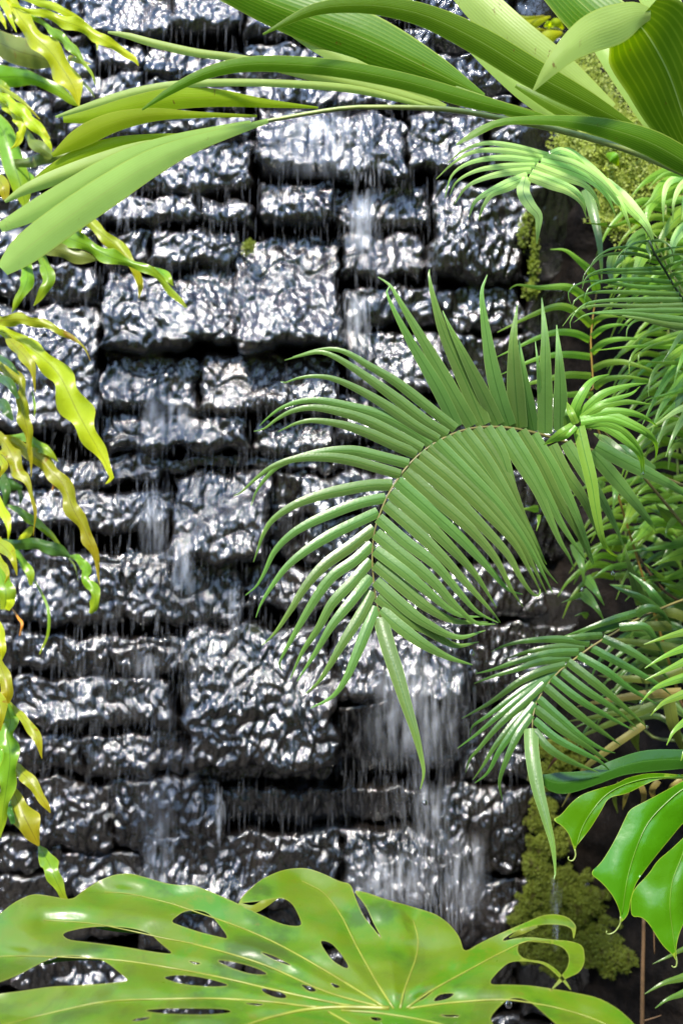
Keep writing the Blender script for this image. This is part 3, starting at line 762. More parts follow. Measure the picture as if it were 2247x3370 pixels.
# --- upright ladder frond behind
R5 = fr('h5', [(915, 1500), (912, 1350), (900, 1150), (888, 950), (905, 760), (930, 600), (945, 480)])
up = fern('upright ladder fern with an ochre stalk against the dark rock', R5[::1], [2.42] * 7, (.70, -.42, .95), 'rachis_o', .003, .0015)
for pts, wd in (([(897,832),(800,740),(680,690),(560,710),(380,790),(200,880)],58), ([(885,940),(780,890),(640,880),(500,920),(350,990),(190,1065)],50), ([(887,1062),(750,1045),(600,1050),(450,1090),(220,1195)],50), ([(892,1202),(720,1195),(550,1230),(400,1270),(250,1330)],50), ([(908,1340),(750,1340),(600,1350),(480,1400)],50),
    ([(902,700),(800,590),(700,545),(500,550),(350,530),(290,562)],60), ([(932,575),(900,450),(800,350),(700,275),(590,268)],64), ([(900,812),(980,765),(1080,760),(1150,790)],44), ([(892,915),(980,850),(1080,825),(1180,830)],44), ([(892,1035),(980,960),(1100,930),(1320,930)],48), ([(900,1155),(1000,1110),(1130,1100),(1280,1140),(1420,1190)],48), ([(912,1292),(1000,1230),(1150,1210),(1320,1230)],48), ([(915,1230),(960,1210),(1025,1188)],26)):
    leaf('leaflet', 'h5', pts, wd, M['fern_bright'], up, 2.42, 2.36, fold=16, arch=.03)

# --- pale frond under the palm
R6 = fr('c2', [(1600, 1500), (1500, 1230), (1400, 1060), (1250, 880), (1100, 760), (980, 712), (920, 727), (880, 762), (850, 805)])
pf = fern('pale mint green fern frond hanging below the palm stalk', R6, list(np.linspace(2.36, 2.09, len(R6))), (.66, -.40, 1.5), 'stem_g', .003, .001)
for i, (pts, wd) in enumerate((([(950,712),(780,668),(660,655),(560,690),(490,745)],27), ([(925,725),(760,692),(620,692),(520,742),(435,820)],27), ([(905,740),(740,722),(600,742),(510,800),(475,905)],27), ([(890,758),(740,762),(620,782),(530,832),(497,895)],27),
    ([(872,780),(750,792),(640,822),(570,862),(520,935)],30), ([(855,805),(760,842),(660,890),(610,930),(587,995)],40), ([(845,820),(760,862),(690,892),(650,950),(630,1010)],34), ([(845,810),(835,880),(870,945),(905,990),(902,1060),(897,1118)],58),
    ([(860,812),(960,850),(1040,880),(1100,930),(1128,1005)],34), ([(872,790),(980,830),(1070,870),(1110,920),(1122,985)],34), ([(892,762),(1020,810),(1120,850),(1170,910),(1187,970)],38), ([(915,740),(1050,780),(1150,830),(1220,900),(1260,990)],40),
    ([(940,722),(1080,760),(1200,840),(1270,930),(1290,980)],44), ([(1000,712),(1040,705),(1130,770),(1250,880),(1350,990),(1450,1090)],56), ([(1200,840),(1320,940),(1400,1030),(1440,1130)],70), ([(1100,770),(1220,850),(1290,950),(1330,1060)],48), ([(960,705),(1010,690),(1080,720),(1140,790)],30))):
    leaf('leaflet', 'c2', pts, wd, M['fern_pale'], pf, 2.095 + .06 * (i > 12) - .002 * i, 2.10, fold=14, arch=.02)

# --- dark frond with curled threads at the right edge
R7 = fr('h5', [(1750, 900), (1600, 680), (1510, 550), (1440, 430), (1360, 300), (1320, 205)])
kf = fern('dark fern frond unrolling with thin curled leaflet tips among bright foliage', R7, [2.16, 2.1, 2.08, 2.06, 2.04, 2.03], (.80, -.60, 1.45), 'stem_d', .003, .0018)
for i, (pts, wd) in enumerate((([(1340,250),(1250,215),(1150,260),(1090,320),(1070,370)],14), ([(1355,295),(1200,258),(1050,262),(930,330),(860,440)],24), ([(1380,345),(1200,300),(1000,310),(900,380),(835,470),(830,540)],24), ([(1410,405),(1200,418),(980,420),(860,470),(825,560)],30), ([(1440,445),(1200,440),(950,445),(850,490),(830,530)],26),
    ([(1480,510),(1250,490),(1000,500),(890,540),(850,600),(842,660)],32), ([(1500,550),(1250,545),(950,503),(800,522),(722,590),(742,670)],30), ([(1540,600),(1300,590),(950,582),(800,622),(752,690),(790,765)],34), ([(1560,640),(1300,638),(950,650),(820,690),(740,790),(740,852)],36), ([(1590,680),(1300,690),(950,682),(780,722),(680,835)],38),
    ([(1620,720),(1300,720),(1000,730),(850,752),(760,810)],40), ([(1680,800),(1420,775),(1150,742),(900,742),(850,760)],50), ([(1690,850),(1480,830),(1250,780),(1050,750)],50), ([(1328,205),(1308,260),(1330,330),(1310,390)],30), ([(1335,205),(1420,208),(1480,262),(1502,345)],18), ([(1325,205),(1200,225),(1140,290),(1140,350)],14),
    ([(1362,290),(1450,262),(1580,248)],24), ([(1390,350),(1480,312),(1590,302)],24), ([(1430,415),(1500,372),(1620,332)],26), ([(1468,470),(1530,440),(1640,420)],26), ([(1500,540),(1570,500),(1680,480)],26))):
    leaf('leaflet', 'h5', pts, wd, M['fern_dark' if i < 8 or i > 12 else 'fern'], kf, 2.06, 2.0 + .002 * i, fold=16, arch=.02, n=24)

# ------------------------------------------------------------------ earth bank at the right, where the ferns root
def bank_y(x, z):
    return (-(.02 + .24 * smoothstep((x - .50) / .2) + .50 * smoothstep((x - .70) / .16)) - .10 * smoothstep((1.1 - z) / 1.1) * smoothstep((x - .5) / .2)
            + .05 * perlin(x / .16, z / .13, 31) + .022 * perlin(x / .05, z / .045, 32) + .10 * (1 - smoothstep((x - .44) / .1)))
bxs, bzs = np.meshgrid(np.linspace(.40, 1.6, 100), np.linspace(-.02, 2.9, 220))
byv = bank_y(bxs, bzs)
bi = np.arange(bxs.size).reshape(bxs.shape)
bank = obj('earth_bank', np.stack([bxs, byv, bzs], -1).reshape(-1, 3), np.stack([bi[:-1, :-1], bi[:-1, 1:], bi[1:, 1:], bi[1:, :-1]], -1).reshape(-1, 4).tolist(), M['soil'])
tag(bank, 'dark damp earth and rock bank behind the ferns beside the wall', kind='structure')

# ------------------------------------------------------------------ more foliage at the right
def plant(name, label, cat, base, leaves, mat, d0, d1, hub=None, stem='stem_g', lname='leaflet', jit=.03, **k):
    th = empty(name, base, label, cat)
    if hub is not None:
        tube('stalk', [np.array(base)] + [wpt(*h) for h in hub], .004, .002, M[stem], th, n=24)
    for it in leaves:
        f, pts, wd = it[:3]
        mt = it[3] if len(it) > 3 else mat
        j = rng.uniform(-jit, jit)
        kw = dict(fold=16, arch=.025); kw.update(k)
        if len(it) > 4: kw.update(it[4])
        leaf(lname, f, pts, wd, M[mt], th, d0 + j, d1 + j, **kw)
    return th

H = 'h5'
plant('ladder_fern', 'bright green fern leaning in with long drooping leaflets below the curled dark frond', 'fern', (.84, -.60, 1.45), [
    (H,[(1700,690),(1400,765),(1230,790),(1160,850),(1150,945)],42), (H,[(1700,790),(1450,840),(1280,900),(1192,975)],48), (H,[(1700,850),(1420,930),(1240,1000),(1180,1080),(1170,1190)],46), (H,[(1700,890),(1450,950),(1300,1000),(1240,1060),(1257,1160)],40),
    (H,[(1700,920),(1500,1050),(1370,1150),(1320,1260),(1315,1355)],62), (H,[(1700,960),(1500,1150),(1380,1340),(1265,1570)],72), (H,[(1700,1050),(1520,1280),(1400,1450),(1330,1640)],74), (H,[(1700,1250),(1500,1420),(1380,1530)],60), (H,[(1700,990),(1400,985),(1200,985),(920,1015)],40),
    (H,[(1700,1110),(1450,1105),(1250,1095)],38), (H,[(1700,1180),(1560,1350),(1440,1540),(1380,1700)],66,'fern'), (H,[(1700,1330),(1580,1500),(1500,1640),(1440,1800)],66,'fern'), (H,[(1700,1400),(1540,1450),(1400,1540),(1300,1600)],52,'fern_pale'),
    (H,[(1720,800),(1560,900),(1480,1010),(1420,1100)],56,'fern'), (H,[(1720,880),(1600,1000),(1540,1130),(1500,1260)],56), (H,[(1720,1230),(1600,1290),(1480,1330),(1290,1380)],48)],
    'fern_bright', 2.26, 2.18, hub=[(2330, 1150, 2.3), (2300, 1030, 2.28), (2290, 960, 2.26)])
plant('ladder_fern', 'pale leaflets of a fern hanging under the spike moss by the palm stalk', 'fern', (.80, -.45, 1.95), [
    ('c2',[(1600,800),(1510,830),(1480,900),(1478,1030)],34), ('c2',[(1640,800),(1560,850),(1525,930),(1522,1012)],34), ('c2',[(1640,840),(1580,900),(1562,1010)],40), ('c2',[(1560,810),(1470,850),(1420,920),(1370,960)],48,'fern_bright'), ('c2',[(1600,830),(1440,920),(1400,1010),(1400,1090)],60,'fern_bright'),
    ('c2',[(1640,940),(1540,1000),(1470,1090),(1450,1180)],60,'fern_bright'), ('c2',[(1640,1000),(1560,1060),(1520,1130),(1515,1240)],60), ('c2',[(1500,780),(1400,830),(1330,900)],40,'fern_bright'), ('c2',[(1660,760),(1560,790),(1480,800),(1410,860)],44,'fern_bright'),
    ('c2',[(1120,865),(1150,950),(1180,1080),(1192,1200),(1195,1300)],44,'fern'), ('c2',[(1220,1030),(1180,1028),(1120,1022)],16,'strap_g'), ('c2',[(1400,1030),(1330,1010),(1240,1040),(1180,1028)],26,'strap_g'), ('c2',[(1420,1060),(1350,1100),(1290,1180),(1230,1250)],60,'fern'),
    ('c2',[(1440,1100),(1380,1180),(1340,1280),(1300,1340)],64,'fern_bright'), ('c2',[(1330,1180),(1300,1260),(1310,1340)],50,'fern_bright'), ('c2',[(1250,1160),(1235,1250),(1260,1350)],44,'fern'), ('c2',[(1560,1180),(1470,1240),(1380,1330)],54,'fern_bright'), ('c2',[(1480,1230),(1350,1290),(1200,1320)],50,'fern_bright')],
    'fern_pale', 2.42, 2.36, hub=[(2330, 640, 2.45), (2280, 600, 2.43)])
NN = 'n5'
plant('leafy_shrub', 'small dark shrub with pointed glossy leaves on the bank between the two large fern fronds', 'shrub', (.78, -.55, 1.0), [
    (NN,[(1230,110),(980,70),(750,120),(560,130)],66), (NN,[(870,80),(760,190),(655,282)],90), (NN,[(1230,340),(1050,400),(870,482)],110), (NN,[(1230,520),(1050,590),(820,625)],80), (NN,[(1190,745),(1050,660),(930,560),(800,450)],90), (NN,[(1090,835),(850,745),(640,685),(470,660)],90,'fern'),
    (NN,[(780,860),(730,700),(650,450),(615,285)],110,'fern'), (NN,[(130,250),(190,450),(222,650)],110,'fern_dark'), (NN,[(230,580),(330,720),(415,862)],95,'fern_dark'), (NN,[(190,720),(320,860),(412,1005)],105,'fern_dark'), (NN,[(260,970),(200,940),(125,965)],60,'fern_dark'), (NN,[(640,470),(450,500),(285,612)],60,'fern_dark'),
    (NN,[(640,230),(430,265),(245,335)],64,'fern_dark'), (NN,[(190,750),(90,800),(0,835)],50,'fern_dark'), (NN,[(1230,200),(1060,300),(950,470)],90,'fern_dark'), (NN,[(1230,250),(950,300),(640,340)],70,'fern_dark'), (NN,[(1000,560),(860,590),(720,600)],50,'fern_dark'), (NN,[(1100,20),(1020,120),(1010,210)],60,'fern_dark'),
    (NN,[(1230,640),(1100,680),(960,640)],90,'fern_dark'), (NN,[(1240,820),(1120,860),(1000,900)],100,'fern_dark'), ('h6',[(1680,470),(1420,560),(1345,700),(1340,830)],64,'fern'), ('h6',[(1650,640),(1480,720),(1440,900)],70,'fern_dark'), ('h6',[(1420,1000),(1250,1060),(1160,1140)],80), ('h6',[(1150,1180),(1100,1300),(1030,1440)],90), ('h6',[(1450,1120),(1300,1150),(1130,1130)],60),
    ('h6',[(1640,1250),(1450,1300),(1260,1230)],110,'fern_dark'), ('h6',[(1500,1350),(1380,1250),(1320,1180)],100,'fern_dark'), ('h6',[(1290,1400),(1200,1490),(1110,1560)],80), ('h6',[(1000,1000),(990,1100),(960,1280)],80,'fern_dark'), ('h6',[(880,1000),(840,1080),(800,1200)],60,'fern_dark'), ('h6',[(330,1240),(240,1240),(150,1245)],60), ('h6',[(330,1290),(325,1370),(308,1430)],30)],
    'fern_bright', 2.48, 2.42, hub=[(2330, 2050, 2.5), (2200, 1960, 2.5), (2100, 1830, 2.5), (2060, 1720, 2.5)], stem='stem_b', jit=.06)
plant('ladder_fern', 'light green fern tips reaching left over the faded old leaves', 'fern', (.86, -.62, .85), [
    ('g4',[(1720,300),(1480,360),(1330,410)],54), ('g4',[(1720,380),(1480,470),(1335,555)],54), ('g4',[(1720,450),(1480,560),(1338,627)],54), ('g4',[(1720,570),(1480,640),(1380,690),(1310,767)],56), ('g4',[(1720,660),(1480,750),(1410,800),(1370,844)],56), ('g4',[(1720,790),(1530,920),(1468,1024)],58), ('g4',[(1720,1010),(1590,1050),(1555,1120)],50)],
    'fern_bright', 2.06, 2.0, hub=[(2360, 2280, 2.1), (2330, 2180, 2.08), (2320, 2090, 2.06)])
plant('old_leaf_clump', 'clump of faded yellow and brown strap leaves above the mossy rock', 'leaves', (.76, -.52, .82), [
    ('g4',[(1500,740),(1200,860),(900,990)],58,'old_green'), ('g4',[(1330,900),(1100,1060),(960,1180),(830,1400)],44,'dead'), ('g4',[(1290,860),(1270,960),(1300,1070)],66,'old_green'), ('g4',[(1480,740),(1510,900),(1580,1100)],72,'old_green'), ('g4',[(1560,440),(1300,400),(1100,372)],56,'old_green'), ('g4',[(1500,300),(1350,300),(1200,330)],60,'old_green'),
    ('g4',[(1560,700),(1300,720),(1050,760),(920,790)],54,'dead'), ('g4',[(1500,620),(1250,620),(1050,600)],50,'old_green'), ('g4',[(1600,250),(1480,215),(1370,260)],60,'old_green'), ('g4',[(1400,780),(1150,830),(860,880)],40,'old_green'), ('g4',[(1570,560),(1400,620),(1280,600)],50,'old_green'), ('g4',[(1250,1240),(1220,1330),(1200,1420)],30,'dead'),
    ('g4',[(1300,1240),(1330,1330),(1310,1400)],34,'dead'), ('g4',[(1180,1250),(1150,1340),(1170,1440)],26,'old_green'), ('g4',[(1420,1240),(1380,1300),(1400,1380)],36,'dead'), ('g4',[(1560,1230),(1500,1280),(1480,1340)],30,'dead'), ('g4',[(820,1080),(780,1120),(740,1180)],16,'stem_o')],
    'old_green', 2.42, 2.48, hub=[(2250, 2330, 2.48), (2190, 2310, 2.45)], stem='stem_b', lname='leaf', jit=.04)
# fill of ferns further back on the bank
for q, (lab, cx0, cy0, ln, nn, mt, dd) in enumerate((('fern in the shade behind the upright ladder fern', 2250, 1340, 300, 9, 'fern_bright', 2.58), ('bushy fern at the back of the bank below the pale leaflets', 2200, 1120, 420, 13, 'fern_bright', 2.58), ('shaded fern at the back of the bank over the dark shrub', 2230, 1560, 460, 13, 'fern_bright', 2.6), ('feathery fern at the back of the bank beside the curled dark frond', 2190, 860, 380, 14, 'fern_bright', 2.55), ('low fern in the gap between the dark shrub and the star-like shoot', 2060, 1760, 340, 11, 'fern_bright', 2.62), ('thin-leaved fern spreading behind the stalk of the lower dark frond', 2130, 2230, 330, 11, 'fern', 2.56), ('shaded fern behind the tips of the light green fern', 2240, 2010, 420, 12, 'fern', 2.58))):
    lv = []
    for i in range(nn):
        y = cy0 - ln / 2 + ln * i / nn; x = cx0 + 40 * math.sin(i * .5)
        for sgn in (-1, 1):
            L_ = rng.uniform(140, 230); dr = rng.uniform(.15, .9)
            lv.append(('px', [(x, y), (x + sgn * L_ * .4, y - 20 + 20 * dr), (x + sgn * L_ * .8, y + L_ * dr * .45), (x + sgn * L_, y + L_ * dr)], rng.uniform(17, 25)))
    FR['px'] = (0, 0, 1.0)
    plant('ladder_fern', lab, 'fern', (.80, -.52, 1.5 - (cy0 + ln / 2 - 1685) * .00056), lv, mt, dd, dd - .05, hub=[(cx0 + 20, cy0 + ln * .6, dd), (cx0, cy0, dd), (cx0, cy0 - ln / 2, dd)])
plant('climbing_plant', 'small yellow leaves growing on the rock behind the folded palm leaf', 'plant', (.52, -.12, 2.42), [
    ('c2',[(755,112),(830,120),(890,100),(960,74)],[10,58,46,8]), ('c2',[(908,228),(920,190),(960,165),(1015,148)],[8,56,62,16]), ('c2',[(860,145),(900,135),(950,140)],[6,20,8],'strap_yb'), ('c2',[(940,130),(985,100),(1020,130)],[10,40,12]), ('c2',[(820,70),(850,80),(930,70)],[6,16,6],'strap_yb'), ('c2',[(960,120),(950,105),(930,120)],[8,24,8])],
    'strap_y', 2.74, 2.72, hub=[(1850, 110, 2.78), (1800, 90, 2.74)], lname='leaf', jit=.01)
plant('climbing_plant', 'single round green leaf set in the spike moss', 'plant', (.60, -.22, 2.05), [('n4',[(955,985),(1010,1010),(1050,1075)],[30,92,26])], 'strap_g', 2.55, 2.54, hub=[(2050, 540, 2.62), (1995, 508, 2.56)], lname='leaf', jit=.0)

# ------------------------------------------------------------------ strap ferns at the left
def strap(label, base, leaves, mat, d, hub=None, wave=.5, **k):
    lv = [(a[0], a[1], a[2], a[3] if len(a) > 3 else mat, dict(dict(wave=wave * (1.0 if len(a[1]) > 6 else .6), wfreq=min(5.5, .48 * len(a[1])) * rng.uniform(.85, 1.1), n=48, across=6), **(a[4] if len(a) > 4 else {}))) for a in leaves]
    return plant('strap_fern', label, 'fern', base, lv, mat, d, d - .06, hub=hub, lname='leaf', jit=.03, **k)
A = 't7'
strap('brilliant yellow-green wavy fern leaves hanging by the top of the wall', (-.78, -.05, 2.62), [
    (A,[(60,-120),(130,20),(200,160),(340,340),(520,530),(650,710),(760,900),(818,1098)],[100,150,190,180,220,230,160,8]), (A,[(120,40),(250,90),(450,140),(700,225),(900,305),(1080,420),(1250,510),(1380,600),(1428,672)],[30,40,80,130,120,105,80,50,6]), (A,[(200,-40),(420,25),(580,75),(720,140),(860,215)],[50,70,80,70,20]),
    (A,[(300,150),(480,260),(620,380),(740,480),(830,610),(940,740),(985,880)],[40,55,95,90,50,28,6],'strap_g'), (A,[(-30,100),(20,180),(65,295)],[50,50,8]), (A,[(20,-30),(80,120),(170,325)],[70,70,8]), (A,[(-40,-40),(60,40),(120,110)],[90,90,40]), (A,[(700,590),(820,625),(935,658)],[60,40,6],'strap_yb'), (A,[(820,820),(920,910),(975,1000)],[30,24,6],'strap_o'), (A,[(960,370),(1000,430),(1000,510)],[10,26,6])],
    'strap_y', 2.42, hub=[(-60, -60, 2.45), (40, 0, 2.43)])
strap('broad blurred olive fern leaves behind the brilliant yellow-green ones', (-.80, -.05, 2.42), [
    (A,[(-200,380),(0,440),(180,520),(350,570),(480,620),(560,680)],[230,250,280,250,170,40],'strap_o'), (A,[(-200,790),(50,790),(220,790),(400,830),(600,930),(750,1040),(832,1092)],[240,220,170,110,110,70,8],'strap_g'), (A,[(-150,860),(0,880),(100,920)],[160,120,30],'strap_g')],
    'strap_o', 2.58, hub=[(-80, 230, 2.6), (-30, 200, 2.58)], wave=.1)
strap('yellow fern leaves with thin bent tips beside the palm frond tip', (-.78, -.05, 2.28), [
    (A,[(-80,930),(60,1020),(180,1110),(310,1240),(430,1370),(510,1480),(528,1565)],[50,90,110,115,90,50,8]), (A,[(-60,980),(60,1100),(170,1210),(225,1320),(210,1410),(160,1490),(108,1538)],[50,70,85,90,70,40,6]), (A,[(230,1290),(320,1440),(430,1530),(540,1610)],[30,95,120,80],'strap_o'), (A,[(-60,850),(120,965),(280,1090),(410,1225)],[40,44,34,6],'strap_yb'), (A,[(330,1200),(430,1310),(515,1430)],[20,50,16]), (A,[(150,1690),(420,1650),(700,1600)],[90,110,100],'strap_o')],
    'strap_y', 2.5, hub=[(-60, 330, 2.52), (-20, 310, 2.5)])
strap('wide fresh green fern leaf under the tip of the palm frond', (-.78, -.05, 2.1), [
    (A,[(-120,1180),(20,1330),(90,1520),(160,1740),(230,1960),(260,2120)],[160,200,210,220,180,60],'strap_g'), (A,[(-100,1800),(20,1900),(60,2050)],[120,140,60],'strap_yb'), (A,[(180,1700),(300,1850),(380,1950)],[60,120,60],'strap_g')],
    'strap_g', 2.56, hub=[(-60, 400, 2.58), (-20, 380, 2.56)], wave=.1)
B_ = 't8'
strap('green wavy fern frond with one brown leaf hanging below the palm frond tip', (-.78, -.05, 2.02), [
    (B_,[(430,120),(600,240),(720,350),(830,440),(930,540),(1000,640),(1030,750),(1025,850)],[40,64,84,88,76,54,40,5],'strap_yb'), (B_,[(300,330),(430,380),(560,430),(700,490),(820,550),(950,590),(1060,625),(1160,690),(1260,800),(1372,918)],[60,90,118,90,112,60,64,50,52,12]), (B_,[(1070,635),(1180,660),(1240,710),(1276,762)],[20,62,54,5]), (B_,[(200,470),(320,485),(450,505),(600,550),(725,572)],[40,70,104,92,12],'strap_o'),
    (B_,[(150,540),(190,620),(205,700),(170,800),(120,890),(88,958)],[60,84,100,74,44,6]), (B_,[(260,480),(310,570),(350,660),(350,740),(310,820),(248,908)],[40,70,90,84,58,6]), (B_,[(520,290),(570,320),(600,370)],[30,50,10]), (B_,[(100,500),(160,545),(230,590)],[40,50,20],'strap_d')],
    'strap_g', 2.46, hub=[(-60, 900, 2.5), (60, 830, 2.47), (140, 810, 2.46)])
C_ = 'm1'
strap('long wavy yellow fern leaf with a glossy bend, halfway down the wall', (-.78, -.05, 1.82), [
    (C_,[(-120,190),(40,170),(200,160),(400,190),(600,270),(760,360),(870,450),(932,585)],[90,110,115,84,70,38,15,5],'strap_yb'), (C_,[(-120,210),(0,270),(150,340),(300,450),(450,560),(600,720),(720,940),(800,1120),(900,1300),(1030,1530),(1140,1740),(1155,1800),(1090,1858)],[80,100,140,160,180,215,270,285,215,120,60,44,8]), (C_,[(60,320),(140,420),(240,520),(310,620),(350,760),(362,905)],[60,100,120,92,40,5],'strap_yb'),
    (C_,[(-80,560),(0,640),(90,710),(190,780),(235,880),(215,1000),(245,1150),(280,1300),(310,1500),(325,1790)],[80,96,110,110,66,100,140,96,52,6],'strap_yb'), (C_,[(-60,500),(100,630),(200,730)],[50,60,10],'strap_d'), (C_,[(-40,720),(100,830),(190,975)],[60,90,30],'strap_d'), (C_,[(-40,1000),(60,1080),(130,1200)],[120,110,20],'strap_d'), (C_,[(330,900),(360,1050),(350,1180)],[8,20,6],'strap_g')],
    'strap_y', 2.4, hub=[(-60, 1100, 2.46), (-20, 1075, 2.42)])
D_ = 'm2'
strap('spotted ochre fern leaves with long brown tips below the glossy bent leaf', (-.78, -.05, 1.55), [
    (D_,[(-100,-200),(100,-140),(300,-50),(450,80),(620,250),(700,400),(760,560),(850,720),(910,850),(960,960),(1000,1120),(1028,1335)],[80,110,130,160,140,150,150,110,136,84,50,5],'strap_yb'), (D_,[(-40,-220),(60,-120),(130,20),(200,170),(280,280),(330,420),(362,600),(345,825)],[80,130,165,130,70,38,28,5],'strap_yb'), (D_,[(80,-190),(250,-190),(400,-100),(520,-20),(600,60)],[40,90,110,70,10],'strap_g'),
    (D_,[(-40,-60),(10,40),(40,120),(-10,230)],[60,80,70,10],'strap_yb'), (D_,[(520,210),(550,290),(535,375)],[20,26,5],'orange'), (D_,[(-40,420),(40,590),(92,750),(85,870)],[60,96,50,5],'strap_y'), (D_,[(-60,860),(60,960),(140,1070),(175,1235)],[110,125,70,5],'strap_yb'), (D_,[(-40,1020),(30,1130),(80,1230),(50,1320)],[60,70,40,8],'strap_yb')],
    'strap_yb', 2.44, hub=[(-60, 1420, 2.48), (-10, 1440, 2.45)])
strap('dark green fern with a curled leaf and a thin trailing tendril over the wall', (-.78, -.05, 1.42), [
    (D_,[(80,510),(200,570),(330,665),(480,770),(570,870),(630,965)],[20,74,96,70,40,40]), (D_,[(-120,890),(80,910),(300,910),(460,930),(600,975),(720,1045)],[70,90,110,130,120,30],'strap_d'), (D_,[(700,1030),(800,1060),(880,1140),(880,1260),(950,1350),(985,1450),(975,1550),(925,1625)],[10,80,96,90,100,104,90,30]), (D_,[(700,1040),(770,1140),(808,1285)],[16,16,5],'strap_o'),
    (D_,[(60,880),(160,990),(260,1130),(310,1230),(320,1335)],[30,60,84,86,30]), (D_,[(330,1250),(430,1420),(500,1600),(490,1850),(408,2052)],[14,22,26,30,10]), (D_,[(350,740),(250,830),(155,945)],[60,74,6],'strap_y'), (D_,[(-60,1080),(20,1250),(60,1420),(50,1590)],[80,150,180,90]), (D_,[(60,1350),(110,1480),(70,1590)],[40,80,50],'strap_y'), (D_,[(125,1580),(195,1680),(226,1740),(205,1858)],[14,24,28,16],'orange'),
    (D_,[(-40,300),(80,290),(230,330)],[120,130,40],'strap_d'), (D_,[(20,180),(60,330),(50,520)],[60,90,30],'strap_d'), (D_,[(190,300),(215,420),(200,510)],[40,40,8],'strap_d')],
    'strap_g', 2.5, hub=[(-70, 1800, 2.54), (0, 1787, 2.51)])
E_ = 'm3'
strap('drooping olive and lime fern leaves with twisted tips above the perforated leaf', (-.76, -.05, .98), [
    (E_,[(-80,80),(0,230),(45,370),(70,470),(50,560)],[60,80,110,100,50],'strap_yb'), (E_,[(30,470),(60,600),(90,720),(60,830),(80,950),(85,1080),(65,1230),(40,1400),(0,1720)],[40,100,140,130,140,150,130,110,12]), (E_,[(85,548),(170,660),(270,780),(330,900),(362,1038)],[8,60,84,64,5],'strap_yb'), (E_,[(90,1060),(150,1130),(230,1200),(320,1320),(390,1430),(432,1505)],[40,90,104,84,56,8],'strap_yb'),
    (E_,[(70,1180),(110,1310),(160,1430),(220,1560),(280,1680),(335,1790)],[40,70,140,210,150,12],'strap_yb'), (E_,[(330,1780),(370,1850),(420,1940),(460,2040),(510,2150),(570,2270)],[10,100,140,120,84,40],'strap_g'), (E_,[(-30,1500),(0,1600),(10,1700)],[60,50,6]), (E_,[(-60,-220),(-10,-60),(20,80),(15,190)],[60,80,70,8],'strap_y'), (E_,[(-80,420),(-20,520),(10,640),(-5,800)],[80,110,90,20],'strap_yb'), (E_,[(-60,900),(0,1010),(20,1130),(-10,1260)],[60,80,60,8],'strap_g'), (E_,[(95,1400),(90,1500),(110,1600)],[20,50,40],'strap_d')],
    'strap_g', 2.3, hub=[(-60, 2160, 2.36), (-10, 2200, 2.32)])

# ------------------------------------------------------------------ big perforated monstera leaf
mon = empty('monstera', (.16, -1.34, 0), 'large perforated monstera leaf with yellow veins spreading in front of the wall foot', 'monstera')
c7 = lambda L_: fr('c7', L_); c8 = lambda L_: fr('c8', L_)
OUT = c7([(-420,900),(-300,760),(-120,660),(0,570),(60,520),(150,476),(240,490),(330,507),(380,465),(450,420),(520,390),(600,383),(700,412),(760,430),(830,440),(880,435),(960,465),(1090,522),(1180,567),(1300,622),(1388,629),(1372,580),(1340,520),(1290,494),(1200,512),(1120,520),(1092,520),(1130,470),(1200,410),(1300,366),(1400,357),(1480,383),(1560,423)]) + \
      c8([(42,430),(62,490),(100,580),(150,640),(190,692),(150,620),(110,530),(50,460),(120,473),(200,503),(300,530),(400,560),(440,575),(500,620),(545,680),(562,750),(640,702),(740,655),(850,608),(920,577),(980,570),(1040,584),(1079,622),(1074,665),(1064,692),(1060,640),(1020,622),(940,618),(870,628),(800,650),(750,680),(738,697),(800,682),(870,676),(960,688),(1050,694),(1112,715),(1119,790),(1096,840),(1030,868),(985,905),(953,930),(1000,868),(1040,815),(1046,765),(1020,725),(960,706),(890,699),(830,700),(808,720),(812,755),(845,780),(930,788),(985,822),(1034,880),(1060,930),(1022,888),(975,838),(925,800),(850,788),(770,790),(715,840),(682,880),(690,897),(760,895),(870,900),(950,912),(1060,930),(1180,955),(1270,1005),(1345,1074),(1400,1160),(1330,1200),(1200,1190),(1090,1150),(1000,1090),(930,1030),(880,985),(830,958),(770,958),(720,1000),(680,1050),(700,1085),(740,1140),(780,1240),(600,1330),(300,1330),(0,1330)]) + \
      c7([(1300,1330),(900,1330),(500,1300),(100,1280),(-250,1220),(-420,1080)])
HOL = [c7(h) for h in ([(280,660),(380,635),(480,627),(600,635),(690,660),(740,710),(802,757),(700,745),(560,720),(400,700),(310,690)], [(780,606),(840,560),(900,552),(950,564),(990,600),(1054,687),(1000,675),(900,650),(830,625)],
    [(-520,1010),(-200,960),(0,885),(90,850),(180,800),(250,770),(330,762),(450,775),(500,800),(560,850),(597,881),(500,890),(350,900),(230,905),(100,925),(0,937),(-200,980)], [(740,865),(800,851),(900,857),(1000,880),(1057,900),(980,906),(850,897)], [(985,780),(1080,792),(1180,820),(1237,851),(1150,848),(1050,815)], [(1198,913),(1250,914),(1312,940),(1314,960),(1260,955),(1210,932)],
    [(650,1015),(750,1005),(900,1005),(1040,1008),(1067,1024),(950,1035),(750,1030)], [(1108,978),(1220,985),(1180,994)], [(595,1062),(640,1048),(702,1045),(650,1063)], [(1375,892),(1430,905),(1457,925),(1420,930)], [(1510,883),(1567,905),(1540,914)], [(858,785),(927,798),(900,805)], [(1468,690),(1520,703),(1562,750),(1602,812),(1590,824),(1530,790),(1485,732)], [(1185,742),(1260,764),(1352,816),(1270,787)])] + \
    [c8(h) for h in ([(338,972),(388,930),(428,918),(372,966)], [(423,966),(450,939),(524,934),(492,961),(430,974)], [(128,1044),(178,1047),(188,1061),(150,1063)], [(440,1036),(520,1034),(550,1040),(500,1046)])]
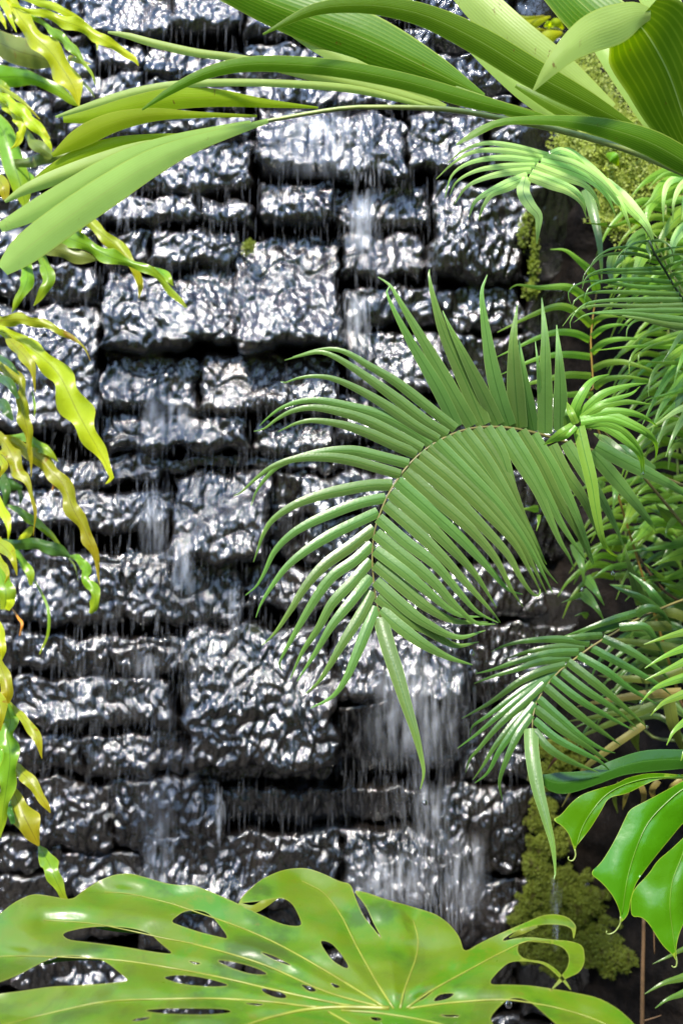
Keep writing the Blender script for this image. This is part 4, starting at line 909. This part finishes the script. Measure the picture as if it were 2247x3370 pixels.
VEI = [c7(v) for v in ([(1787,1005),(1560,1000),(1400,1012),(1250,1045),(1150,1076),(1000,1130),(800,1200)], [(1770,1003),(1560,872),(1300,722),(1100,632),(900,562),(780,522),(600,480),(480,470)], [(1770,1004),(1500,930),(1200,800),(900,712),(750,682),(560,640),(400,612),(200,600)], [(1700,1003),(1560,985),(1300,930),(1000,860),(700,805),(500,780),(200,766),(0,766),(-200,790)], [(1560,1003),(1400,995),(1250,976),(1000,960),(750,962),(500,972),(300,1010),(50,1072),(-150,1130)])] + \
      [c8(v) for v in ([(240,1006),(160,880),(60,700),(0,580),(-80,475),(-180,420)], [(270,1005),(290,920),(340,780),(352,690),(330,600)], [(300,1003),(420,920),(600,820),(740,745),(860,695),(960,700)], [(310,1005),(500,980),(740,965),(900,985),(1000,1005),(1150,1050),(1280,1110)], [(0,1014),(200,1030),(450,1076),(700,1160)], [(-60,1020),(60,1090),(160,1180)])]
def mon_d(p):
    p = np.asarray(p, float)
    vd = np.min([seg_dist(p, v) for v in VEI], 0)
    base = 1.60 + (3400 - p[:, 1]) / 510 * .33
    x, y = p[:, 0], p[:, 1]
    rel = -.018 * (1 - np.exp(-(vd / 55.) ** 1.3))
    rel = rel - .018 * perlin(x / 230., y / 110., 41) - .0022 * perlin(x / 85., y / 45., 42)
    # lobe ends curl over, the two halves rise from the midrib
    rel = rel + .05 * np.clip((500 - x) / 900, 0, 1) ** 2 + .05 * np.clip((x - 1500) / 600, 0, 1) ** 2
    return base + rel
blade('leaf_blade', OUT, HOL, VEI, mon_d, M['monstera'], mon, step=9, grid=11)
for i, v in enumerate(VEI):
    vein_tube(v, mon_d, .0032 if i == 0 else .0015, .0005, mon)
leaf('curled_lobe', 'c7', [(1095,522),(1160,548),(1220,520),(1275,496)], [10,34,34,8], M['monstera'], mon, 1.965, 1.955, fold=10)
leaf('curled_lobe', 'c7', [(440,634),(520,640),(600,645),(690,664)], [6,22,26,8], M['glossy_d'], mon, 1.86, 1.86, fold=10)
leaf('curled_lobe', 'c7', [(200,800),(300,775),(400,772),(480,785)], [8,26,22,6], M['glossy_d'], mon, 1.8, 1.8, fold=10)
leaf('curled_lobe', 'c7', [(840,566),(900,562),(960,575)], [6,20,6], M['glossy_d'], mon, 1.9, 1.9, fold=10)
leaf('curled_lobe', 'c8', [(770,680),(830,650),(900,628)], [6,26,10], M['monstera'], mon, 1.93, 1.93, fold=10)
J = c8([(215, 1008)])[0]
pj = wpt(J[0], J[1], 1.69)
tube('petiole', [pj, pj + np.array((.0, .05, -.08)), (.15, -1.28, .25), (.16, -1.34, 0)], .006, .010, M['stem_g'], mon, n=20, sides=8)

# ------------------------------------------------------------------ broad glossy leaves at the right
n6 = lambda L_: fr('n6', L_)
def petiole(th, a, b):
    a, b = np.array(a), np.array(b)
    tube('petiole', [a, (a + b) / 2 + np.array((0, 0, .05)), b], .005, .007, M['stem_g'], th, n=12)
def glossy(label, outline, rib, base, d, slope, bulge=.05, mat='glossy', curl=None, holes=()):
    th = empty('glossy_leaf_plant', base, label, 'leaf')
    rib = n6(rib)
    x0, y0 = rib[0]; x1, y1 = rib[-1]
    def df(p):
        p = np.asarray(p, float)
        rd_ = seg_dist(p, rib)
        t = ((p[:, 0] - x0) * (x1 - x0) + (p[:, 1] - y0) * (y1 - y0)) / ((x1 - x0) ** 2 + (y1 - y0) ** 2)
        return d + slope * t + bulge * np.minimum((rd_ / 130.) ** 2, 2.2) + .0022 * np.exp(-(rd_ / 9.) ** 2) + .004 * perlin(p[:, 0] / 90, p[:, 1] / 110, 51)
    blade('leaf_blade', n6(outline), [n6(h) for h in holes], [rib], df, M[mat], th, step=8, grid=11)
    vein_tube(rib, df, .0011, .0005, th, M['glossy_rib'], 'midrib')
    if curl:
        c = n6(curl)
        dd = df(np.array(c[:1]))[0]
        tube('drip_tip', [wpt(x, y, dd) for x, y in c], .0016, .0008, M['stem_g'], th, n=16, sides=5)
    petiole(th, wpt(*rib[0], df(np.array(rib[:1]))[0]), base)
    return th
glossy('large glossy leaf with pointed corner and curled drip tip above the moss', [(1900,150),(1700,260),(1455,415),(1300,500),(1150,580),(1030,640),(990,720),(930,850),(870,960),(800,1070),(708,1152),(800,1220),(880,1310),(930,1400),(955,1480),(952,1552),(990,1520),(1022,1470),(1040,1350),(1080,1230),(1150,1130),(1250,1000),(1350,880),(1455,750),(1640,600),(1850,420)],
       [(1880,260),(1640,400),(1455,480),(1290,620),(1170,760),(1080,960),(1010,1200),(968,1480)], (.80, -.60, .98), 1.98, -.06, .022, curl=[(956,1500),(952,1560),(910,1620),(860,1640),(842,1625),(848,1612)])
glossy('broad glossy leaf with hooked tip next to the thin brown stem', [(1900,500),(1640,700),(1455,870),(1350,970),(1250,1050),(1180,1160),(1070,1270),(1040,1340),(1035,1420),(1046,1502),(1120,1500),(1180,1550),(1240,1650),(1300,1740),(1370,1800),(1398,1850),(1406,1840),(1400,1750),(1420,1650),(1455,1560),(1560,1400),(1700,1200),(1900,900)],
       [(1880,640),(1640,800),(1500,900),(1430,1060),(1370,1220),(1350,1420),(1375,1640),(1398,1830)], (.82, -.62, .90), 1.93, -.05, .02, curl=[(1398,1820),(1406,1860),(1398,1898),(1375,1902),(1366,1890)])
glossy('folded glossy leaf twisting to a curled point beside the long fern tip', [(1700,330),(1455,368),(1300,352),(1150,355),(1000,392),(920,440),(800,470),(650,520),(560,590),(480,690),(408,722),(500,780),(550,850),(580,950),(592,985),(602,940),(650,880),(720,790),(800,660),(860,545),(1000,520),(1120,460),(1260,395),(1455,400),(1700,400)],
       [(1690,365),(1455,384),(1200,390),(1000,440),(850,520),(740,640),(650,790),(598,960)], (.80, -.58, 1.04), 2.08, -.06, .02, curl=[(592,960),(598,1010),(580,1048),(552,1052),(538,1034),(545,1020)])
th = empty('glossy_leaf_plant', (.80, -.56, 1.08), 'dark glossy leaf lying behind the lower fern frond', 'leaf')
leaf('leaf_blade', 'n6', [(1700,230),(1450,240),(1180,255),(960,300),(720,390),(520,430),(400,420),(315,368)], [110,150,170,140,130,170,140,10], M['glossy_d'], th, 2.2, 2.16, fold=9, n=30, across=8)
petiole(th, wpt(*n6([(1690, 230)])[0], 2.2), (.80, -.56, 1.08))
shb = empty('leafy_shrub', (.60, -.42, .2), 'thin brown stem with dark narrow leaves at the foot of the bank', 'shrub')
tube('stem', [wpt(*n6([p])[0], 2.4) for p in ((1142, 1500), (1140, 1700), (1135, 1900), (1130, 2352), (1128, 2600))], .0035, .0045, M['stem_b'], shb, n=20)
tube('twig', [wpt(*n6([p])[0], 2.4) for p in ((1130, 2335), (1200, 2315), (1282, 2288))], .002, .001, M['stem_b'], shb, n=8)
tube('twig', [wpt(*n6([p])[0], 2.4) for p in ((1222, 1540), (1225, 1700), (1228, 1800))], .0018, .001, M['stem_b'], shb, n=8)
for pts, wd in (([(1700,1900),(1455,1985),(1300,2030),(1148,2118)],72), ([(1700,2010),(1460,2110),(1330,2160),(1232,2232)],70), ([(1700,1660),(1455,1760),(1330,1822),(1213,1877)],46)):
    leaf('leaf', 'n6', pts, wd, M['fern_dark'], shb, 2.35, 2.3, fold=20)
    a = wpt(*n6(pts[:1])[0], 2.35)
    tube('twig', [a, a + np.array((.05, .05, -.1)), a + np.array((.06, .12, -.25))], .002, .003, M['stem_b'], shb, n=8)

# ------------------------------------------------------------------ moss
def moss(name, label, clumps, mat, bed, lsize, count, y_of, thick=.03, elong=1.4):
    """clumps: (x, z, rx, rz) in metres on the wall; a bumpy bed under many tiny leaves"""
    def hh(x, z):
        h = np.full(x.shape, -1.0)
        for (cx_, cz_, rx, rz) in clumps:
            h = np.maximum(h, 1 - ((x - cx_) / rx) ** 2 - ((z - cz_) / rz) ** 2)
        return h + .8 * perlin(x / .045, z / .04, 61) + .55 * perlin(x / .018, z / .018, 62)
    xs = [c[0] - c[2] * 1.2 for c in clumps] + [c[0] + c[2] * 1.2 for c in clumps]
    zs = [c[1] - c[3] * 1.2 for c in clumps] + [c[1] + c[3] * 1.2 for c in clumps]
    r = np.random.RandomState(5)
    X = r.uniform(min(xs), max(xs), count * 4); Z = r.uniform(min(zs), max(zs), count * 4)
    h = hh(X, Z); k = h > 0.02
    X, Z, h = X[k][:count], Z[k][:count], h[k][:count]
    Y = y_of(X, Z) - thick * np.sqrt(np.clip(h, 0, 1.4)) - r.uniform(0, .010, len(X))
    n = len(X)
    T = np.stack([r.normal(0, 1, n), r.normal(-.5, .5, n), r.normal(.1, .9, n)], 1); T /= np.linalg.norm(T, axis=1)[:, None]
    S_ = np.cross(T, np.stack([r.normal(0, .5, n), -np.ones(n), r.normal(.6, .5, n)], 1)); S_ /= np.linalg.norm(S_, axis=1)[:, None] + 1e-9
    L_ = lsize * r.uniform(.6, 1.5, n)[:, None]
    P = np.stack([X, Y, Z], 1)
    V = np.stack([P, P + T * L_ * .5 + S_ * L_ / elong * .5, P + T * L_, P + T * L_ * .5 - S_ * L_ / elong * .5], 1).reshape(-1, 3)
    F = np.arange(4 * n).reshape(-1, 4).tolist()
    o = obj(name, V, F, M[mat], None, uvs=np.tile(np.array([(.5, 0), (.8, .3), (.5, .6), (.2, .3)]), (n, 1)), smooth=False)
    tag(o, label, kind='stuff')
    if bed:
        gx_, gz_ = np.meshgrid(np.arange(min(xs), max(xs), .006), np.arange(min(zs), max(zs), .006))
        h = hh(gx_, gz_)
        gy_ = y_of(gx_, gz_) - thick * np.sqrt(np.clip(h, 0, 1.4)) + .004
        ii = np.arange(gx_.size).reshape(gx_.shape)
        f = np.stack([ii[:-1, :-1], ii[:-1, 1:], ii[1:, 1:], ii[1:, :-1]], -1).reshape(-1, 4)
        f = f[(h.ravel()[f] > .0).all(1)]
        b = obj('moss_bed', np.stack([gx_, gy_, gz_], -1).reshape(-1, 3), f.tolist(), M[bed], o)
        b['kind'] = 'stuff'
def wm(px, py, d=2.92):
    p = wpt(px, py, d); return p[0], p[2]
def cl_(L_): return [(*wm(px, py), rx * .00065, ry * .00065) for px, py, rx, ry in L_]
mossy = lambda x, z: np.minimum(bank_y(x, z), -.04) - .0
moss('moss', 'yellow-green moss cushion on the rock below the drooping fern frond', cl_([(1830, 2960, 120, 110), (1930, 3010, 90, 120), (1780, 3080, 90, 110), (1960, 3120, 90, 90), (1850, 3130, 110, 90), (1800, 2800, 55, 110), (1760, 2860, 40, 60), (1790, 2700, 55, 80), (1840, 2760, 40, 60), (1850, 2490, 80, 60), (1800, 2560, 50, 70)]), 'moss', 'moss_bed', .0042, 34000, mossy, .022)
moss('moss', 'thin line of moss running down the dark rock under the pale frond', cl_([(1755, 700, 16, 40), (1762, 810, 14, 30), (1760, 880, 18, 40), (1745, 955, 22, 30), (1765, 760, 10, 60), (1725, 760, 14, 50)]), 'moss', None, .006, 1300, lambda x, z: np.full(x.shape, -.05), .02)
moss('moss', 'tiny tuft of dark moss on a ledge of the stone wall', cl_([(818, 806, 20, 24)]), 'moss', None, .006, 260, lambda x, z: np.full(x.shape, -.055), .02)

def spikemoss(label, region, count, depth):
    r = np.random.RandomState(9)
    poly = np.array(fr('n4', region))
    lo, hi = poly.min(0), poly.max(0)
    V, F, UVs = [], [], []
    done = 0
    while done < count:
        p = np.array([r.uniform(lo[0], hi[0]), r.uniform(lo[1], hi[1])])
        if not inside(p[None], poly)[0]: continue
        done += 1
        d = depth + r.uniform(-.09, .05)
        o = wpt(*p, d)
        ax = np.array([r.normal(-.4, .6), r.normal(-.5, .3), r.normal(.5, .6)]); ax /= np.linalg.norm(ax)
        sd = np.cross(ax, np.array([0, -1, .3])); sd /= np.linalg.norm(sd)
        Ln = r.uniform(.03, .075)
        for i in range(7):
            t = i / 7
            for sg in (-1, 1):
                dirn = ax * .6 + sd * sg * .9 + np.array([0, -.2, -.2]) * r.rand()
                dirn /= np.linalg.norm(dirn)
                q = o + ax * Ln * t
                l2 = Ln * .34 * (1.1 - t) + .002
                sub = 2 if t < .7 else 1
                for k in range(sub):
                    b = q + dirn * l2 * k / sub
                    e = dirn + (ax * (.7 if k % 2 else -.2)) + r.normal(0, .25, 3); e /= np.linalg.norm(e)
                    s3 = np.cross(e, np.array([0, -1, .4])); s3 /= np.linalg.norm(s3) + 1e-9
                    ll_ = .0085 * r.uniform(.7, 1.2)
                    n0 = len(V)
                    V += [b, b + e * ll_ * .5 + s3 * ll_ * .3, b + e * ll_, b + e * ll_ * .5 - s3 * ll_ * .3]
                    UVs += [(.5, 0), (.75, .3), (.5, .6), (.25, .3)]
                    F.append((n0, n0 + 1, n0 + 2, n0 + 3))
    o = obj('spike_moss', V, F, M['spike'], None, uvs=UVs, smooth=False)
    tag(o, label, kind='stuff')
spikemoss('feathery yellow-green spike moss growing on the bank behind the palm leaves', [(740,210),(670,340),(720,470),(860,520),(900,640),(1000,760),(800,860),(640,860),(560,960),(640,1010),(780,1020),(900,1160),(960,1300),(960,1560),(1050,1720),(1250,1600),(1400,1350),(1600,1250),(1600,1050),(1400,1000),(1250,800),(1050,600),(950,420),(860,260)], 620, 2.66)

# ------------------------------------------------------------------ falling water
def water(label, spans, seed):
    r = np.random.RandomState(seed)
    V, F, A = [], [], []
    for (X0, X1, Y0, Y1, n, y, dens, slant) in spans:
        for _ in range(n):
            Xa = (X0 + X1) / 2 + (X1 - X0) * (np.clip(r.normal(0, .26), -.7, .7) if X1 - X0 < 300 else r.uniform(-.5, .5)); Ya = Y0 + (Y1 - Y0) * r.uniform(-.05, .8); Ln = r.uniform(10, 70) * (1 if Y1 - Y0 > 60 else .6)
            xa, za = wall_xz(Xa, Ya); xb, zb = wall_xz(Xa + slant * Ln + r.uniform(-2, 2), Ya + Ln)
            yy_ = -y - r.uniform(0, .035)
            wr = r.uniform(.00025, .0008)
            n0 = len(V)
            rings = ((0, .15), (.25, .9), (.6, 1.), (1, .1))
            for t, k in rings:
                for a in (0, 2.1, 4.2):
                    V.append((xa + (xb - xa) * t + wr * k * math.cos(a), yy_ - .01 * t + wr * k * math.sin(a), za + (zb - za) * t)); A.append(dens * .6 * r.uniform(.3, 1.2))
            for q in range(3):
                for a in range(3):
                    F.append((n0 + q * 3 + a, n0 + q * 3 + (a + 1) % 3, n0 + q * 3 + 3 + (a + 1) % 3, n0 + q * 3 + 3 + a))
    o = obj('water', V, F, M['water'], None, attr={'dens': np.clip(A, 0, 1)})
    tag(o, label, kind='stuff')
water('fine threads of water falling down the stone wall', [
    (790, 870, 380, 440, 60, .08, .42, 0), (800, 860, 470, 610, 150, .08, .45, 0), (270, 330, 440, 510, 50, .07, .4, 0), (340, 385, 900, 1010, 60, .07, .35, 0), (330, 390, 1100, 1300, 60, .08, .3, 0), (420, 460, 1270, 1345, 60, .08, .4, 0), (530, 560, 1340, 1440, 50, .08, .4, 0), (860, 1050, 1500, 1700, 170, .15, .26, .05),
    (860, 1030, 1660, 1900, 150, .13, .20, .06), (930, 1020, 1820, 2080, 150, .11, .24, .04), (990, 1080, 1900, 2120, 120, .09, .32, .03), (330, 420, 1760, 2080, 90, .07, .2, 0), (200, 560, 1400, 1800, 260, .07, .2, 0), (40, 1000, 0, 900, 1500, .05, .15, 0), (40, 1000, 900, 2100, 2400, .06, .15, 0), (500, 520, 1790, 1890, 40, .05, .6, .02), (780, 860, 680, 800, 80, .07, .4, 0), (1245, 1262, 1980, 2120, 40, .12, .5, -.1), (840, 960, 1950, 2060, 80, .09, .3, 0), (1000, 1200, 1000, 2100, 260, .06, .2, 0)], 3)
def water_film(label, patches):
    V, F, A = [], [], []
    for (X0, X1, Y0, Y1, y, dens, sd_) in patches:
        nx, nz = 40, 60
        U_, T_ = np.meshgrid(np.linspace(0, 1, nx), np.linspace(0, 1, nz))
        x0, z0 = wall_xz(X0, Y0); x1, z1 = wall_xz(X1, Y1)
        X = x0 + (x1 - x0) * U_ + .006 * perlin(T_ * 5, U_ * 3, sd_); Z = z0 + (z1 - z0) * T_
        Y = -y - .02 * T_ + .012 * perlin(X / .012, Z / .06, sd_) + .006 * perlin(X / .005, Z / .03, sd_ + 1)
        a = np.sin(math.pi * U_) ** 1.5 * np.sin(math.pi * T_ ** .8) ** 1.3
        a = np.clip(a * (.55 + .9 * perlin(X / .010, Z / .09, sd_ + 2) + .4 * perlin(X / .03, Z / .04, sd_ + 3)), 0, 1) * dens
        n0 = len(V); V += np.stack([X, Y, Z], -1).reshape(-1, 3).tolist(); A += a.ravel().tolist()
        ii = n0 + np.arange(nx * nz).reshape(nz, nx)
        F += np.stack([ii[:-1, :-1], ii[:-1, 1:], ii[1:, 1:], ii[1:, :-1]], -1).reshape(-1, 4).tolist()
    o = obj('water', V, F, M['water'], None, attr={'dens': A})
    tag(o, label, kind='stuff')
water_film('thin white veils of water spilling over the ledges of the wall', [(800, 870, 450, 600, .07, .5, 71), (600, 860, 270, 440, .085, .25, 72), (820, 1070, 1470, 1740, .15, .32, 73), (930, 1030, 1700, 1960, .12, .22, 74), (330, 400, 1120, 1310, .08, .3, 75), (330, 460, 920, 1010, .07, .35, 76), (780, 1000, 1930, 2080, .08, .35, 77), (330, 420, 1780, 2060, .08, .18, 78), (785, 850, 690, 800, .07, .4, 79), (390, 460, 1240, 1360, .085, .4, 80), (320, 380, 1490, 1570, .08, .4, 81), (1000, 1120, 1890, 2100, .08, .3, 82)])

# ------------------------------------------------------------------ drops hanging from leaf tips
def drop(px, py, d, lab, r=.0035):
    V, F = [], []
    c = wpt(px, py, d)
    for i in range(7):
        a = math.pi * i / 6
        rr = r * math.sin(a) * (.75 + .25 * (1 - math.cos(a)) / 1)
        for k in range(10):
            b = 2 * math.pi * k / 10
            V.append(c + np.array((rr * math.cos(b), rr * math.sin(b), r * 1.25 * math.cos(a))))
    for i in range(6):
        for k in range(10):
            F.append((i * 10 + k, i * 10 + (k + 1) % 10, i * 10 + 10 + (k + 1) % 10, i * 10 + 10 + k))
    o = obj('water_drop', V, F, M['drop'])
    tag(o, lab, 'drop', 'drops hanging from leaf tips')
for f, x, y, d, r, lab in (('c6', 600, 486, 2.11, .0042, 'large clear drop under crossed fern tips beside the white splash'), ('c6', 616, 573, 2.10, .003, 'clear drop at the tip of the lowest side leaflet of the large fern'),
        ('c6', 384, 1176, 2.02, .0034, 'clear drop at the long end leaflet of the large arching fern'), ('g4', 1315, 765, 2.0, .0028, 'clear drop on a light green fern tip over the faded leaves'),
        ('g4', 1352, 914, 2.24, .0028, 'clear drop on a side leaflet tip of the lower dark green frond'), ('n5', 498, 550, 2.09, .003, 'clear drop at the long hanging leaflet of the star-like fern shoot'),
        ('n5', 203, 708, 2.16, .003, 'clear drop on a leaflet tip above the dark shrub leaves'), ('h6', 1222, 935, 2.09, .0022, 'tiny drop on a curved leaflet of the star-like fern shoot'), ('c8', 768, 985, 1.86, .005, 'clear water drop hanging from the edge of the perforated leaf')):
    p = fr(f, [(x, y)])[0]
    drop(p[0], p[1], d, lab, r)
